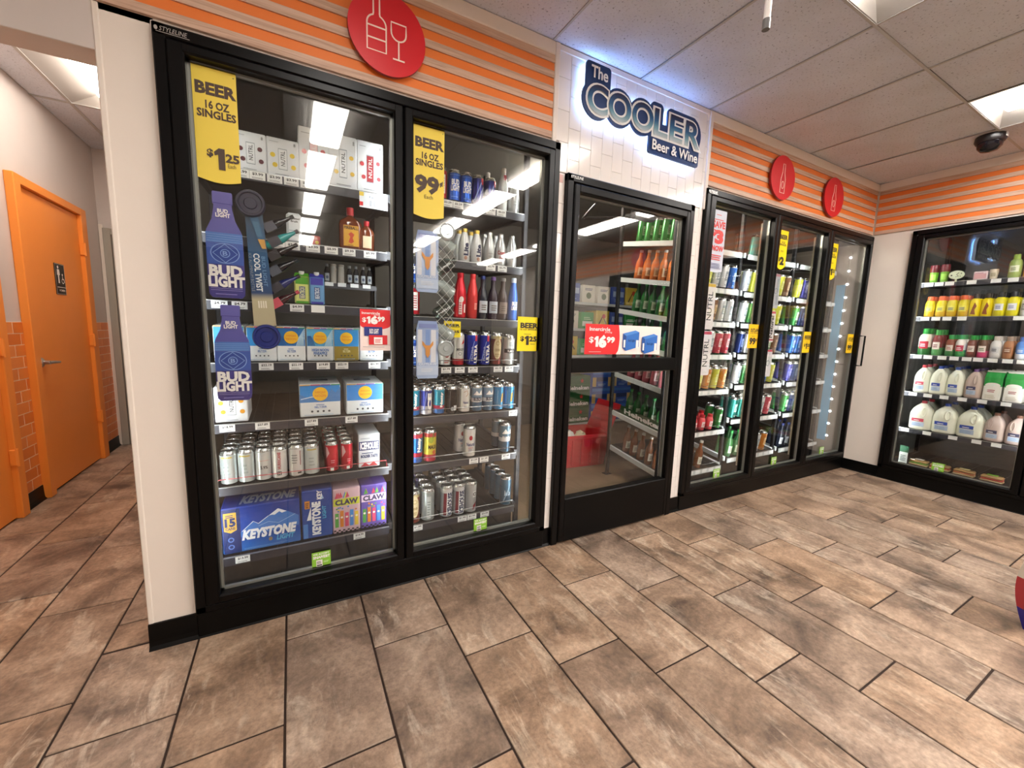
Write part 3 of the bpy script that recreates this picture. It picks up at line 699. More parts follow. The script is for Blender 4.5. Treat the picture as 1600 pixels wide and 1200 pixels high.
def promo_w(a, w, h):
    q = w / 2; R2 = M('#e3262b', .5)
    a.poly([(-q, 0), (-q, h), (-q * .18, h)] + [(-q * .18 + .012 * math.sin(PI * k / 8), h * (1 - k / 8)) for k in range(1, 8)] + [(-q * .22, 0)], R2)
    a.text('Innercircle', -q * .9, h * .78, -q * .4, h * .9, WHITE, .02).text('pricing', -q * .52, h * .7, -q * .35, h * .77, WHITE, .0)
    a.text('$', -q * .9, h * .37, -q * .8, h * .58, WHITE, .02).text('16', -q * .78, h * .25, -q * .5, h * .6, WHITE, .07).text('99', -q * .47, h * .4, -q * .28, h * .58, WHITE, .05).lines(-q * .9, h * .08, -q * .6, h * .1, 1, WHITE)
    for x, z in ((-.02, .22), (.14, .12)):
        B1 = M('#2f6fc4'); B2 = M('#1f4f9a')
        a.poly([(x, z * h), (x + .028, (z - .1) * h), (x + .028, (z + .42) * h), (x, (z + .5) * h)], B2).poly([(x + .028, (z - .1) * h), (x + .135, (z + .04) * h), (x + .135, (z + .56) * h), (x + .028, (z + .42) * h)], B1).poly([(x, (z + .5) * h), (x + .028, (z + .42) * h), (x + .135, (z + .56) * h), (x + .1, (z + .62) * h)], M('#4c8ad6'))
        a.text('Bud Light', x + .045, (z + .2) * h, x + .1, (z + .3) * h, M('#14336e'), .02).rect(x + .11, z * h, x + .13, (z + .28) * h, WHITE).rect(x + .006, (z + .02) * h, x + .02, (z + .28) * h, WHITE)
card('promo_sign', 'wide red and white $16.99 promotion sign on the walk-in door', 1.476, 2.098, 1.133, 1.311, M('#f7e7e0', .5), promo_w, v=-.0005)
GREEN = M('#8cc63f', .5)
def snap(a, w, h):
    q = w / 2
    a.text('WE ACCEPT', -q * .85, h * .82, q * .85, h * .93, WHITE, .03).text('SNAP/EBT', -q * .85, h * .6, q * .9, h * .76, WHITE, .05).rect(-q * .55, h * .08, q * .1, h * .5, WHITE).rect(-q * .5, h * .12, q * .05, h * .2, INK).lines(-q * .5, h * .26, q * .05, h * .46, 3, INK).lines(q * .2, h * .3, q * .8, h * .44, 2, M('#d8efb5'))
for lab, u, wl_ in [('green WE ACCEPT sticker low on the hall-side cooler door', .019, LONG), ('green WE ACCEPT sticker low on the cooler door beside the walk-in', .799, LONG), ('green sticker low on the SAVE $3 cooler door', 2.793, LONG), ('green sticker low on the middle door of the three-door cooler', 3.566, LONG), ('green sticker low on the corner cooler door', 4.366, LONG), ('green sticker low on the first dairy door', .651, SIDE)]:
    card('payment_sticker', lab, u, u + .077, .174, .247, GREEN, snap, wl_, 'sticker')
def save3(a, w, h):
    q = w / 2; R2 = M('#d94a4a', .5)
    a.lines(-q * .4, h * .92, q * .3, h * .94, 1, R2).lines(-q * .75, h * .84, q * .7, h * .87, 1, R2).text('SAVE', -q * .8, h * .72, q * .85, h * .82, R2, .05).text('$', -q * .75, h * .58, -q * .3, h * .68, R2, .05).text('3', -q * .25, h * .48, q * .6, h * .67, R2, .07).text('NOW', -q * .7, h * .35, q * .85, h * .43, R2, .05)
    a.lines(-q * .7, h * .2, q * .7, h * .3, 3, R2).lines(-q * .7, h * .06, q * .7, h * .16, 4, M('#8d95b5'))
card('promo_banner', 'pale SAVE $3 NOW banner with red lettering on the three-door cooler', 2.506, 2.660, 1.704, 2.117, M('#c9cfdd', .5), save3, round_foot=.01)
def small2(p, c=None):
    def f(a, w, h):
        q = w / 2
        a.text('BEER', -q * .7, h * .78, q * .8, h * .88, INK, .05).text('24 OZ', -q * .3, h * .67, q * .4, h * .72, INK, .02).text('SINGLES', -q * .7, h * .61, q * .7, h * .66, INK, .02).lines(-q * .4, h * .45, q * .4, h * .5, 2, M('#9a8c20'))
        a.text('$', -q * .6, h * .2, -q * .3, h * .3, INK, .03).text(p, -q * .25, h * .13, q * .2 if c else q * .45, h * .31, INK, .06)
        if c: a.text(c, q * .25, h * .21, q * .8, h * .3, INK, .03)
    return f
card('price_banner', 'yellow BEER $2 banner with rounded foot on the middle cooler door', 3.308, 3.434, 1.80, 2.094, YELB, small2('2'), round_foot=.03)
card('price_banner', 'yellow BEER $1.25 banner with rounded foot on the corner cooler door', 4.080, 4.215, 1.785, 2.095, YELB, small2('1', '25'), round_foot=.03)
card('price_sign', 'yellow 99 cent card at the edge of the SAVE $3 door', 3.052, 3.184, 1.182, 1.363, M('#fdc81f', .5), beer_small('99', None, 'OUTLAW'))
card('price_sign', 'yellow BEER $1.25 card at the edge of the middle door of the three-door cooler', 3.838, 3.960, 1.147, 1.327, M('#fdd01f', .5), beer_small('1', '25'))
card('price_sign', 'yellow 99 cent card beside the black pull handle', 4.610, 4.730, 1.145, 1.325, M('#fdd01f', .5), beer_small('99', None, 'OUTLAW'))
def leaflet(a, w, h):
    q = w / 2
    a.rect(-q, h * .72, -q * .7, h * .98, M('#e8c840')).rect(-q, h * .1, -q * .75, h * .35, RED).text('Family', -q * .3, h * .62, q * .5, h * .78, M('#6b7a94'), .01)
    for k in range(4): a.lines(-q * .3 + k * q * .27, h * .15, -q * .12 + k * q * .27, h * .5, 5, M('#8d97ab'))
card('shelf_leaflet', 'pale leaflet clipped under the top shelf of the hall-side door', .271, .398, 1.803, 1.872, M('#dfe6ee', .5), leaflet, v=.185, cat='leaflet')

# bottle-shaped and can-shaped display cut-outs hanging behind the glass
PURPLE = grad_mat('purple_blue_fade', [(0, '#3f3a86'), (.25, '#4b4591'), (.6, '#5a5aa6'), (1, '#6a66b0')], 0, .39, .35)
BLU1 = M('#4f7fc8', .4); BLU2 = M('#2c4a9c', .4)
def bottle_cut(label, x, z0, h, v=.030):
    w_ = .116; t = thing('bottle_display', label, 'display sign', (x, v, z0)); s_ = h / .39
    half = [(.046, 0), (.056, .012), (.058, .05), (.058, .22), (.054, .25), (.036, .29), (.029, .33), (.028, .345), (.031, .347), (.031, .385), (.029, .39)]
    pts = [(a, b * s_) for a, b in half] + [(-a, b * s_) for a, b in half[::-1]]
    MB().prism(pts, -.006, .006, PURPLE).build('panel', t)
    a = Art(.0005)
    a.rect(-.057, .205 * s_, .057, .242 * s_, BLU1)
    for k in range(4): a.line([(-.055, (.21 + k * .008) * s_), (.055, (.21 + k * .008) * s_)], .0012, M('#8fb3e6'))
    a.rect(-.0575, .125 * s_, .0575, .203 * s_, M('#3d5cb0')).disc(0, .166 * s_, .046, .037, M('#2f4b9d'), 24).disc(0, .166 * s_, .046, .037, M('#86a6e0'), 24, .93)
    a.line([(0, .2 * s_), (.038, .166 * s_), (0, .132 * s_), (-.038, .166 * s_)], .003, M('#86a6e0'), True).disc(0, .166 * s_, .016, .016, M('#7a9bdb'), 16, .8).text('B', -.007, .158 * s_, .007, .174 * s_, M('#86a6e0'), .02)
    a.text('BUD', -.05, .082 * s_, .05, .119 * s_, WHITE, .05).text('LIGHT', -.054, .042 * s_, .057, .079 * s_, WHITE, .05)
    for k in range(2): a.line([(-.05, (.028 + k * .007) * s_), (.05, (.028 + k * .007) * s_)], .0014, M('#9a96cf'))
    a.lines(-.036, .012 * s_, .036, .018 * s_, 1, M('#8783c4')).text('BUD', -.016, .313 * s_, .016, .326 * s_, WHITE, .03).text('LIGHT', -.022, .297 * s_, .022, .311 * s_, WHITE, .03)
    a.line([(-.03, .346 * s_), (.03, .346 * s_)], .002, M('#3f3a86'))
    a.build('lettering', t, -.006)
bottle_cut('upper of two purple bottle-shaped display cut-outs with bold white lettering', -.236, 1.347, .386)
bottle_cut('lower of two purple bottle-shaped display cut-outs with bold white lettering', -.231, .948, .372)
ct = thing('twist_display', 'tilted navy and tan strip display with a round navy cap at each end', 'display sign', (-.127, .045, 1.245)); ct.rotation_euler = (0, -.045, 0)
GR2 = grad_mat('twist_fade', [(0, '#b3aa8d'), (.24, '#b9b08f'), (.30, '#1d3f6d'), (.6, '#1f5480'), (1, '#28445a')], 0, .43, .4)
MB().prism([(-.03, 0), (.048, 0), (.036, .43), (-.022, .43)], -.004, .004, GR2).build('panel', ct)
a = Art(); a.text('COOL TWIST', -.008, .135, .012, .28, M('#dfe4e6'), .03, 0, -90).text('BUD LIGHT', .018, .155, .031, .27, M('#6f9ac6'), .0, 0, -90).text('ICE ALUMINUM BOTTLE', -.024, .135, -.014, .28, M('#8d97a0'), .0, 0, -90)
for k in range(4): a.rect(-.008 + k * .008, .07, -.003 + k * .008, .098, M('#e9e4d2'))
a.poly([(-.012, .43), (.018, .43), (.036, .33), (.014, .33)], M('#2c5b80')).poly([(.0, .40), (.02, .40), (.028, .345), (.012, .345)], M('#41708f')).poly([(.012, .335), (.035, .335), (.038, .30), (.024, .3)], M('#c99a4a'))
a.build('lettering', ct, -.004)
for nm, cx, cz, r, col in (('cap', -.0, .465, .05, '#23233c'), ('cap', .01, -.045, .05, '#152a78')):
    mb = MB(); n = 28
    mb.lathe([(r, 0), (r, .012), (r * .92, .02), (r * .8, .02), (r * .74, .012), (r * .45, .012), (r * .4, .016), (.0001, .016)], M(col, .35), n)
    mb.v = [(x + cx, -z + .0, y + cz) for x, y, z in mb.v]; mb.build(nm, ct, True)
STEER = M('#d9944a', .45); CANB = grad_mat('pale_blue_fade', [(0, '#a9bde0'), (.5, '#b7c8e6'), (1, '#8fa6d6')], 0, .28, .35)
def can_cut(label, x, z0, h, v=.030):
    w_ = .108; q = w_ / 2; t = thing('can_display', label, 'display sign', (x, v, z0))
    pts = [(-q * .85, 0), (q * .85, 0), (q, h * .05), (q, h * .86), (q * .86, h * .97), (q * .82, h), (-q * .82, h), (-q * .86, h * .97), (-q, h * .86), (-q, h * .05)]
    MB().prism(pts, -.004, .004, CANB).build('panel', t)
    a = Art(.0005); P1 = M('#dfe1ea'); P2 = M('#7f9ed6')
    for x0, x1, c in ((-.9, -.5, P1), (.3, .75, P1), (-.2, .2, P2)): a.rect(q * x0, h * .28, q * x1, h * .85, c)
    a.rect(-q * .97, h * .06, q * .97, h * .22, M('#c3d2ea')).rect(-q * .8, h * .88, q * .8, h * .95, M('#7e8cc4'))
    a.poly([(-q * .16, h * .58), (-q * .5, h * .66), (-q * .5, h * .59), (-q * .22, h * .52), (-q * .2, h * .42), (0, h * .36), (q * .2, h * .42), (q * .22, h * .52), (q * .5, h * .59), (q * .5, h * .66), (q * .16, h * .58)], STEER)
    a.text('OUTLAW', -q * .8, h * .235, q * .8, h * .275, M('#e8ecf5'), .02).lines(-q * .6, h * .12, q * .6, h * .19, 3, M('#e8ecf5'))
    a.build('lettering', t, -.004)
can_cut('upper pale blue can-shaped display cut-out with an orange steer head', .545, 1.424, .279)
can_cut('lower pale blue can-shaped display cut-out with an orange steer head', .548, 1.014, .276)

# ================================================================== SHELVES
DECK = M('#161618', .45, .3); WIRE = M('#3a3a3d', .4, .5); TAGP = M('#eef0ef', .6); TAGI = M('#3a3a3e', .6)
_tagmesh = MB().box(-.028, .028, -.0012, 0, -.034, -.003, TAGP).mesh('price_tag')
_tagtext = {}
def shelf(label, wl_, u0, u1, v, z, depth=.62, tilt=.06, tags=(), fence=None, tagw=1., railmat=None, group=None):
    w_ = u1 - u0; t = thing('cooler_shelf', label, 'shelf', wl_.loc((u0 + u1) / 2, v, z), wl_.rz, group); q = w_ / 2
    mb = MB(); tz = math.tan(tilt)
    vs = [(x, y, y * tz + dz) for x in (-q, q) for y in (.004, depth) for dz in (-.014, -.004)]
    mb.add(vs, [(0, 1, 3, 2), (4, 6, 7, 5), (0, 4, 5, 1), (2, 3, 7, 6), (0, 2, 6, 4), (1, 5, 7, 3)], DECK)
    mb.build('deck', t)
    n = max(3, int(round(w_ / .075)))
    for k in range(n + 1):
        x = -q + w_ * k / n
        MB().add([(x - .0018, .006, -.0045), (x + .0018, .006, -.0045), (x + .0018, depth, depth * tz - .0045), (x - .0018, depth, depth * tz - .0045), (x - .0018, .006, -.0006), (x + .0018, .006, -.0006), (x + .0018, depth, depth * tz - .0006), (x - .0018, depth, depth * tz - .0006)],
                 [(0, 1, 2, 3), (4, 7, 6, 5), (0, 4, 5, 1), (1, 5, 6, 2), (2, 6, 7, 3), (3, 7, 4, 0)], WIRE).build('lane_divider', t)
    MB().box(-q, q, -.004, .004, -.040, -.002, railmat or RAIL).box(-q, q, -.005, .005, -.003, .0, ALU).build('price_rail', t)
    for u, s_ in tags:
        g_ = link('price_tag', _tagmesh, t, (u - (u0 + u1) / 2, -.0042, 0)); g_.scale = (tagw, 1, 1)
        if s_:
            if s_ not in _tagtext:
                a = Art(.0003); a.text(s_, -.018, -.018, .02, -.007, TAGI, .03).lines(-.02, -.031, .02, -.023, 2, M('#8b8c90')); o = a.build('lettering', g_, -.0013); _tagtext[s_] = o.data
            else: link('lettering', _tagtext[s_], g_)
    if z < .25: MB().box(-q, q, .03, .05, -z + .001, -.02, M('#141312', .6)).build('riser', t)
    for s_ in (-1, 1):
        xa, xb = sorted((s_ * q, s_ * (q + .021)))
        MB().add([(x, y, y * tz + dz) for x in (xa, xb) for y in (.02, depth) for dz in (-.03, .008)], [(0, 1, 3, 2), (4, 6, 7, 5), (0, 4, 5, 1), (2, 3, 7, 6), (0, 2, 6, 4), (1, 5, 7, 3)], railmat or WIRE).build('bracket', t)
    if fence:
        mb = MB(); c = fence
        pts = [(-q + .01, -.001, 0), (-q + .01, -.001, .035), (q - .01, -.001, .035), (q - .01, -.001, 0)]
        mb.tube(pts, .0016, c, 6); mb.build('front_fence', t)
    return t
def tags_at(us, txts): return list(zip(us, txts))
V0 = .2; TA = .06
ZD1 = [1.88, 1.612, 1.345, 1.084, .818, .536, .207]
ZD2 = [1.91, 1.615, 1.315, 1.052, .787, .524, .185]
REDW = M('#d4525a', .4); CLR = M('#9a9a9a', .25, .6)
nth = ['top', 'second', 'third', 'fourth', 'fifth', 'sixth', 'lowest']
tD1 = [tags_at([-.185, -.128, -.066, -.004, .058], ['$3.99'] * 5), tags_at([-.065, -.008, .072, .147, .223, .316], ['$3.99', '$3.99', '$3.99', '$8.99', '$9.99', '$5.99']),
       tags_at([-.285, -.215, .0, .085], ['$4.79', '$4.79', '$4.99', '']), tags_at([-.129, -.012, .1, .181, .33], ['$22.19', '$22.19', '$19.89', '$22.19', '$21.99']), tags_at([-.284, -.154, .042, .219], ['$18.99', '$27.89', '$27.89', '$27.89']), [], tags_at([-.256, .245], ['$13.99', '$14.99'])]
for i, z in enumerate(ZD1):
    shelf('%s shelf behind the hall-side cooler door' % nth[i], LONG, -.34, .395, V0, z, tilt=TA, tags=tD1[i], fence=REDW if i == 5 else None)
tD2 = [tags_at([.70, .758, .945, 1.009], ['$2.29'] * 4), tags_at([.953, 1.024], ['$2.79'] * 2), [], tags_at([.702, .78, .858, 1.014, 1.086], ['$1.79', '$1.79', '$1.79', '$2.19', '$2.19']), tags_at([1.122], ['$1.29']), tags_at([.874, .939, 1.083], ['$1.29', '$1.29', '$1.49']), tags_at([.547, .809, .869, .951], ['$1.99', '$1.99', '$1.99', '$2.29'])]
for i, z in enumerate(ZD2):
    shelf('%s shelf behind the cooler door beside the walk-in' % nth[i], LONG, .465, 1.15, V0, z, tilt=TA, tags=tD2[i], fence=CLR if i in (3, 4, 5, 6) else None)
TB = .15; PALE = M('#cfd6d6', .4)
ZB1 = [1.93, 1.638, 1.376, 1.117, .83, .49, .172]; ZB2 = [1.93, 1.63, 1.376, 1.12, .857, .561, .22]
for b_, (u0, u1, zz, nm) in enumerate([(2.47, 3.17, ZB1, 'SAVE $3 door'), (3.255, 3.945, ZB2, 'middle door of the three-door cooler'), (4.04, 4.68, ZB2, 'corner cooler door')]):
    for i, z in enumerate(zz):
        tg = [(u0 + .06 + k * .085, '') for k in range(8)] if i else []
        shelf('%s shelf behind the %s' % (nth[i], nm), LONG, u0, u1, V0, z, tilt=TB, tags=tg, fence=CLR if i > 3 else None, railmat=PALE)
ZC = [1.797, 1.497, 1.157, .814, .474, .135]; TC = .03
nthc = ['top', 'second', 'third', 'fourth', 'fifth', 'lowest']
tC = [[.39, .455, .52, .65, .785, .875, .97], [.40, .47, .54, .63, .94, 1.02], [.39, .46, .55, .625, .70, .765, .845, .925, 1.0], [.40, .50, .605, .715, .83, .96], [.385, .535, .70, .84, .95], []]
for d_, (u0, u1, nm) in enumerate([(.335, 1.125, 'first dairy door'), (1.165, 1.915, 'second dairy door'), (1.955, 2.705, 'third dairy door'), (2.745, 3.495, 'last dairy door')]):
    for i, z in enumerate(ZC):
        tg = [(u, '') for u in tC[i]] if d_ == 0 else ([(u0 + .06 + k * .1, '') for k in range(7)] if i < 5 else [])
        shelf('%s shelf behind the %s' % (nthc[i], nm), SIDE, u0, u1, V0, z, tilt=TC, tags=tg)
# uprights carrying the shelves
def upright(label, wl_, u, v, top=2.3):
    t = thing('shelf_upright', label, 'shelf post', wl_.loc(u, v, 0), wl_.rz)
    MB().box(-.014, .014, -.014, .014, 0, top, M('#202022', .4, .4), .003).build('post', t); MB().box(-.03, .03, -.03, .03, 0, .006, DARK).build('foot', t)
for u, nm in [(-.362, 'at the hall end of the two-door cooler'), (.43, 'between the two doors of the two-door cooler'), (1.185, 'at the walk-in end of the two-door cooler'), (2.445, 'at the walk-in end of the three-door cooler'), (3.213, 'between the first and middle door of the three-door cooler'), (3.992, 'between the middle and corner door of the three-door cooler'), (4.714, 'at the corner end of the three-door cooler')]:
    upright('front shelf post ' + nm, LONG, u, .24); upright('rear shelf post ' + nm, LONG, u, .80)
for u, nm in [(.315, 'at the corner end of the dairy case'), (1.145, 'after the first dairy door'), (1.935, 'after the second dairy door'), (2.725, 'after the third dairy door')]:
    upright('front shelf post ' + nm, SIDE, u, .24); upright('rear shelf post ' + nm, SIDE, u, .80)

# ================================================================== PRODUCTS
LID = M('#c4c6c5', .25, .9)
def can_lid(t, r, h):
    MB().lathe([(r * .80, h - .004), (r * .84, h), (r * .80, h), (r * .76, h - .005), (.0001, h - .005)], LID, 18).build('lid', t, True)
def make_can(name, r, h, body, neck=None, art=None, bands=None):
    t = thing(name); neck = neck or LID
    segs = [(r * .78, 0), (r, .009)]; mats = [LID]
    z = .009
    for zb, mt in (bands or [(1., body)]):
        z2 = .009 + (h - .027) * zb; segs.append((r, z2)); mats.append(mt)
    segs += [(r * .9, h - .008), (r * .82, h - .003)]; mats += [neck, LID]
    MB().lathe(segs, mats, 18).build('body', t, True)
    can_lid(t, r, h)
    if art: a = Art(); art(a, r, h); a.build('lettering', t, 0, R=r)
    return t
def make_bottle(name, prof, mats, cap=None, art=None, R=None, n=18, sy=1., p=2., y=0, capname='cap'):
    t = thing(name); MB().lathe(prof, mats, n, sy, p).build('body', t, True)
    if cap: MB().lathe(cap[0], cap[1], n).build(capname, t, True)
    if art:
        a = Art(); art(a)
        if R: a.build('label', t, 0, R=R)
        else: a.build('label', t, y)
    return t
def make_box(name, w_, d_, h_, front, art=None, top=None, topart=None, side=None, chamfer=.004, parts=None):
    t = thing(name); q = w_ / 2
    MB().box(-q, q, 0, d_, 0, h_, front, chamfer).build('carton', t)
    if art: a = Art(); art(a, w_, h_); a.build('front_print', t, 0)
    if topart:
        a = Art(); topart(a, w_, d_); a.build('top_print', t, 0, xf=lambda c: Vector((c.x, c.z, h_ - c.y)))
    if parts: parts(t)
    return t
PROTO = {}; USED = set()
def put(kind, label, cat, wl_, u, v, z, group=None, lite=False, tilt=0., dr=0., scale=None):
    if kind not in USED and not lite: USED.add(kind); o = KINDS[kind]() if kind not in PROTO else PROTO[kind]; PROTO[kind] = o
    else:
        if kind not in PROTO:
            PROTO[kind] = KINDS[kind](); USED.add(kind); o = PROTO[kind]
        else: o = copy_tree(PROTO[kind], None, ('lettering', 'label', 'front_print', 'top_print') if lite else ())
    o.location = wl_.loc(u, v, z); o.rotation_euler = (tilt, 0, wl_.rz + dr)
    if scale: o.scale = scale
    if 'group' in o: del o['group']
    tag(o, label, cat, group); return o
ORD = ['', 'second', 'third', 'fourth', 'fifth', 'sixth', 'seventh', 'eighth']
def lane(kind, label, back_label, cat, wl_, u, v, z, n, pitch, tilt, group=None, full=1):
    for k in range(n):
        put(kind, label if k == 0 else ' '.join(('%s back behind the %s' % (ORD[k], label)).split()[:16]), cat, wl_, u + random.uniform(-.002, .002), v + k * pitch, z + k * pitch * math.tan(tilt), group if k else None, lite=k >= full, tilt=tilt * .9, dr=random.uniform(-.15, .15) if k == 0 else 0)
C = M
def vtext(t_, c, w0=-.014, w1=.014, z0=.03, z1=.13, bold=.03, rot=90): return lambda a, r, h: a.text(t_, w0, z0, w1, z1, c, bold, 0, rot)
KINDS = {}
def K(n): 
    def d(f): KINDS[n] = f; return f
    return d
R16, H16 = .0325, .157
mt = lambda h: M(h, .28, .55)        # printed metal
KINDS['can_silver_plain'] = lambda: make_can('beer_can', R16, H16, mt('#c9d3d3'), art=lambda a, r, h: a.lines(-.012, .05, .012, .1, 3, M('#aab7b7')).rect(-.02, h - .03, .02, h - .024, M('#c9b45a')))
KINDS['can_silver_abv'] = lambda: make_can('beer_can', R16, H16, mt('#d6d9d8'), art=lambda a, r, h: a.text('5.9%', -.014, .06, .014, .075, INK, .02).line([(-.02, .1), (.02, .1)], .001, RED).lines(-.02, .03, .02, .04, 1, M('#555555')))
KINDS['can_white_red'] = lambda: make_can('beer_can', R16, H16, mt('#e3e4e3'), art=lambda a, r, h: a.rect(-.008, .05, .008, .135, M('#d6d0ce')).text('HURRICANE', -.006, .052, .006, .132, M('#b01f2b'), .03, 0, 90).rect(-.008, .022, .008, .04, INK).text('H', -.004, .025, .004, .037, WHITE, .03))
KINDS['can_white_grey'] = lambda: make_can('beer_can', R16, H16, mt('#dedfde'), art=lambda a, r, h: a.line([(.018, .06), (.018, .13)], .003, M('#8a2030')).lines(-.018, .07, .008, .12, 4, M('#9b9d9d')).rect(.005, .02, .02, .028, INK))
KINDS['can_red'] = lambda: make_can('beer_can', .029, .156, mt('#d5223a'), art=lambda a, r, h: a.poly([(-.028, .07), (-.01, .1), (-.02, .13), (-.03, .13)], M('#e9b4bb')).lines(-.004, .05, .014, .07, 2, M('#e98e99')).rect(-.006, .012, .008, .026, WHITE))
KINDS['can_budlight'] = lambda: make_can('beer_can', R16, H16, mt('#2457b8'), art=lambda a, r, h: a.text('BUD', -.02, .083, .02, .108, WHITE, .05).text('LIGHT', -.023, .054, .023, .079, WHITE, .05).line([(-.03, .13), (.03, .13)], .002, M('#7aa0e8')).lines(-.02, .022, .02, .032, 1, M('#7aa0e8')))
KINDS['can_ultra_top'] = lambda: make_can('beer_can', R16, H16, mt('#2a2f7d'), art=lambda a, r, h: a.rect(.008, .11, .022, .14, M('#c42b3b')).line([(-.025, .03), (-.005, .08), (.01, .12)], .006, M('#8fa3d8')).line([(.0, .02), (.01, .07), (.024, .1)], .005, M('#b8c4e8')))
KINDS['can_ultra'] = lambda: make_can('beer_can', R16, .19, mt('#1c2f9e'), bands=[(1., mt('#1c2f9e'))], art=lambda a, r, h: a.text('ULTRA', .002, .02, .022, .12, WHITE, .05, 0, 90).rect(.004, .14, .018, .172, M('#d23a4c')).line([(-.024, .02), (-.012, .09), (.0, .14)], .004, M('#7f93e0')).text('Michelob', -.016, .03, -.004, .11, M('#c9d2f2'), .0, 0, 90))
KINDS['can_tan'] = lambda: make_can('beer_can', R16, .188, mt('#7a2a22'), bands=[(.9, mt('#7a2a22')), (1., mt('#cbb98a'))], art=lambda a, r, h: a.disc(0, .1, .024, .062, M('#d9c8a0'), 20).disc(0, .13, .012, .012, M('#b79b62'), 14, .7).text('CIDER', -.014, .085, .014, .098, M('#8a6a32'), .03).lines(-.014, .055, .014, .075, 2, M('#a58a55')))
KINDS['can_black_label'] = lambda: make_can('beer_can', .036, .178, mt('#b9bcbb'), art=lambda a, r, h: a.rect(-.04, .075, .04, .098, M('#17171a'), 8).text('BLACK', -.02, .08, .02, .093, WHITE, .04).rect(-.02, .105, .02, .15, M('#d9dcdb'), 4).lines(-.012, .115, .012, .14, 3, M('#7c8a92')))
KINDS['can_white_redband'] = lambda: make_can('beer_can', R16, .188, mt('#e4e4e2'), bands=[(.2, mt('#b3202f')), (1., mt('#e4e4e2'))], art=lambda a, r, h: a.text('SMIRNOFF', -.022, .085, .022, .1, M('#3a3a40'), .02).disc(0, .07, .01, .01, M('#9aa0a5'), 12, .6).poly([(.005, .12), (.02, .15), (.024, .13)], RED))
KINDS['can_natural_w'] = lambda: make_can('beer_can', R16, .188, mt('#e2e3e3'), art=lambda a, r, h: a.rect(-.02, .115, .02, .125, INK, 4).disc(0, .07, .016, .022, M('#8b2a33'), 16).lines(-.014, .02, .014, .04, 2, M('#aa3333')))
KINDS['can_ice'] = lambda: make_can('beer_can', R16, .155, mt('#2b3b94'), bands=[(.35, mt('#b9bcc6')), (1., mt('#27368c'))], art=lambda a, r, h: a.text('ICE', .0, .02, .024, .12, WHITE, .06, 0, 90).line([(-.02, .03), (-.008, .13)], .006, M('#6c7bc8')))
KINDS['can_natty_teal'] = lambda: make_can('beer_can', R16, .158, mt('#1693b5'), bands=[(.2, mt('#2a6fc0')), (.34, mt('#c23a5e')), (1., mt('#1799b8'))], art=lambda a, r, h: a.text('Natty', -.002, .045, .016, .125, WHITE, .04, 0, 90).line([(-.02, .06), (-.02, .13)], .004, M('#7fd6e6')))
KINDS['can_natty_blue'] = lambda: make_can('beer_can', R16, .185, mt('#1b6fc2'), bands=[(.2, mt('#1b55a8')), (.34, mt('#c2263e')), (.86, mt('#1b6fc2')), (1., mt('#d2485c'))], art=lambda a, r, h: a.text('Natty', -.006, .07, .014, .145, WHITE, .05, 0, 90))
KINDS['can_black'] = lambda: make_can('beer_can', R16, .156, mt('#141418'), art=lambda a, r, h: a.rect(.004, .02, .022, .048, M('#c9cdd0')).line([(-.018, .03), (-.018, .13)], .004, M('#4c4f57')).disc(-.004, .03, .009, .012, M('#8c9399'), 12))
KINDS['can_white_fox'] = lambda: make_can('beer_can', R16, .158, mt('#e3e2e0'), art=lambda a, r, h: a.line([(-.012, .12), (.006, .13), (.012, .11), (.0, .095)], .003, M('#b98a5a')).text('Natural', -.014, .055, .014, .068, M('#2f3d7a'), .03).lines(-.01, .03, .01, .045, 2, M('#8b8f99')))
KINDS['can_busch'] = lambda: make_can('beer_can', R16, .158, mt('#b9c8d4'), bands=[(.38, mt('#4f6f8c')), (.55, mt('#e0e5e8')), (1., mt('#7f9cb4'))], art=lambda a, r, h: a.text('BUSCH', -.024, .066, .024, .086, M('#1c2c4c'), .04).poly([(-.026, .1), (-.008, .125), (.006, .108), (.02, .13), (.028, .1)], WHITE))
KINDS['can_busch_tall'] = lambda: make_can('beer_can', .036, .186, mt('#8fa9bb'), bands=[(.4, mt('#3f5f78')), (.55, mt('#dfe5e8')), (1., mt('#6f8ba0'))], art=lambda a, r, h: a.text('BUSCH', -.026, .08, .026, .104, WHITE, .05).poly([(-.03, .12), (-.01, .15), (.008, .128), (.022, .152), (.03, .12)], WHITE))
KINDS['can_sky'] = lambda: make_can('beer_can', R16, .158, mt('#3e8fc4'), art=lambda a, r, h: a.poly([(.0, .05), (.012, .055), (.014, .11), (.004, .1)], M('#d9a63a')).line([(-.022, .04), (-.02, .12)], .003, M('#8cc3e2')).lines(-.01, .025, .012, .035, 1, M('#bfe0f2')))
KINDS['can_tropical'] = lambda: make_can('beer_can', .035, .185, mt('#e8d24a'), bands=[(.24, mt('#c23a4c')), (.86, mt('#ead94f')), (1., mt('#c9514f'))], art=lambda a, r, h: a.text('MAUI', -.02, .08, .02, .1, M('#4a3a20'), .05).disc(-.006, .13, .014, .018, M('#a9b53c'), 14).disc(.012, .06, .01, .012, M('#d2682f'), 12).line([(.004, .14), (.006, .168)], .004, M('#4f7a2c')))
KINDS['can_natural'] = lambda: make_can('beer_can', .036, .186, mt('#e6e6e4'), art=lambda a, r, h: a.text('Natural', -.024, .07, .024, .09, M('#2f3d7a'), .03).disc(0, .118, .01, .014, M('#b01f2b'), 14).lines(-.012, .04, .012, .055, 2, M('#7b8296')).text('LIGHT', -.012, .055, .012, .064, M('#b01f2b'), .02))
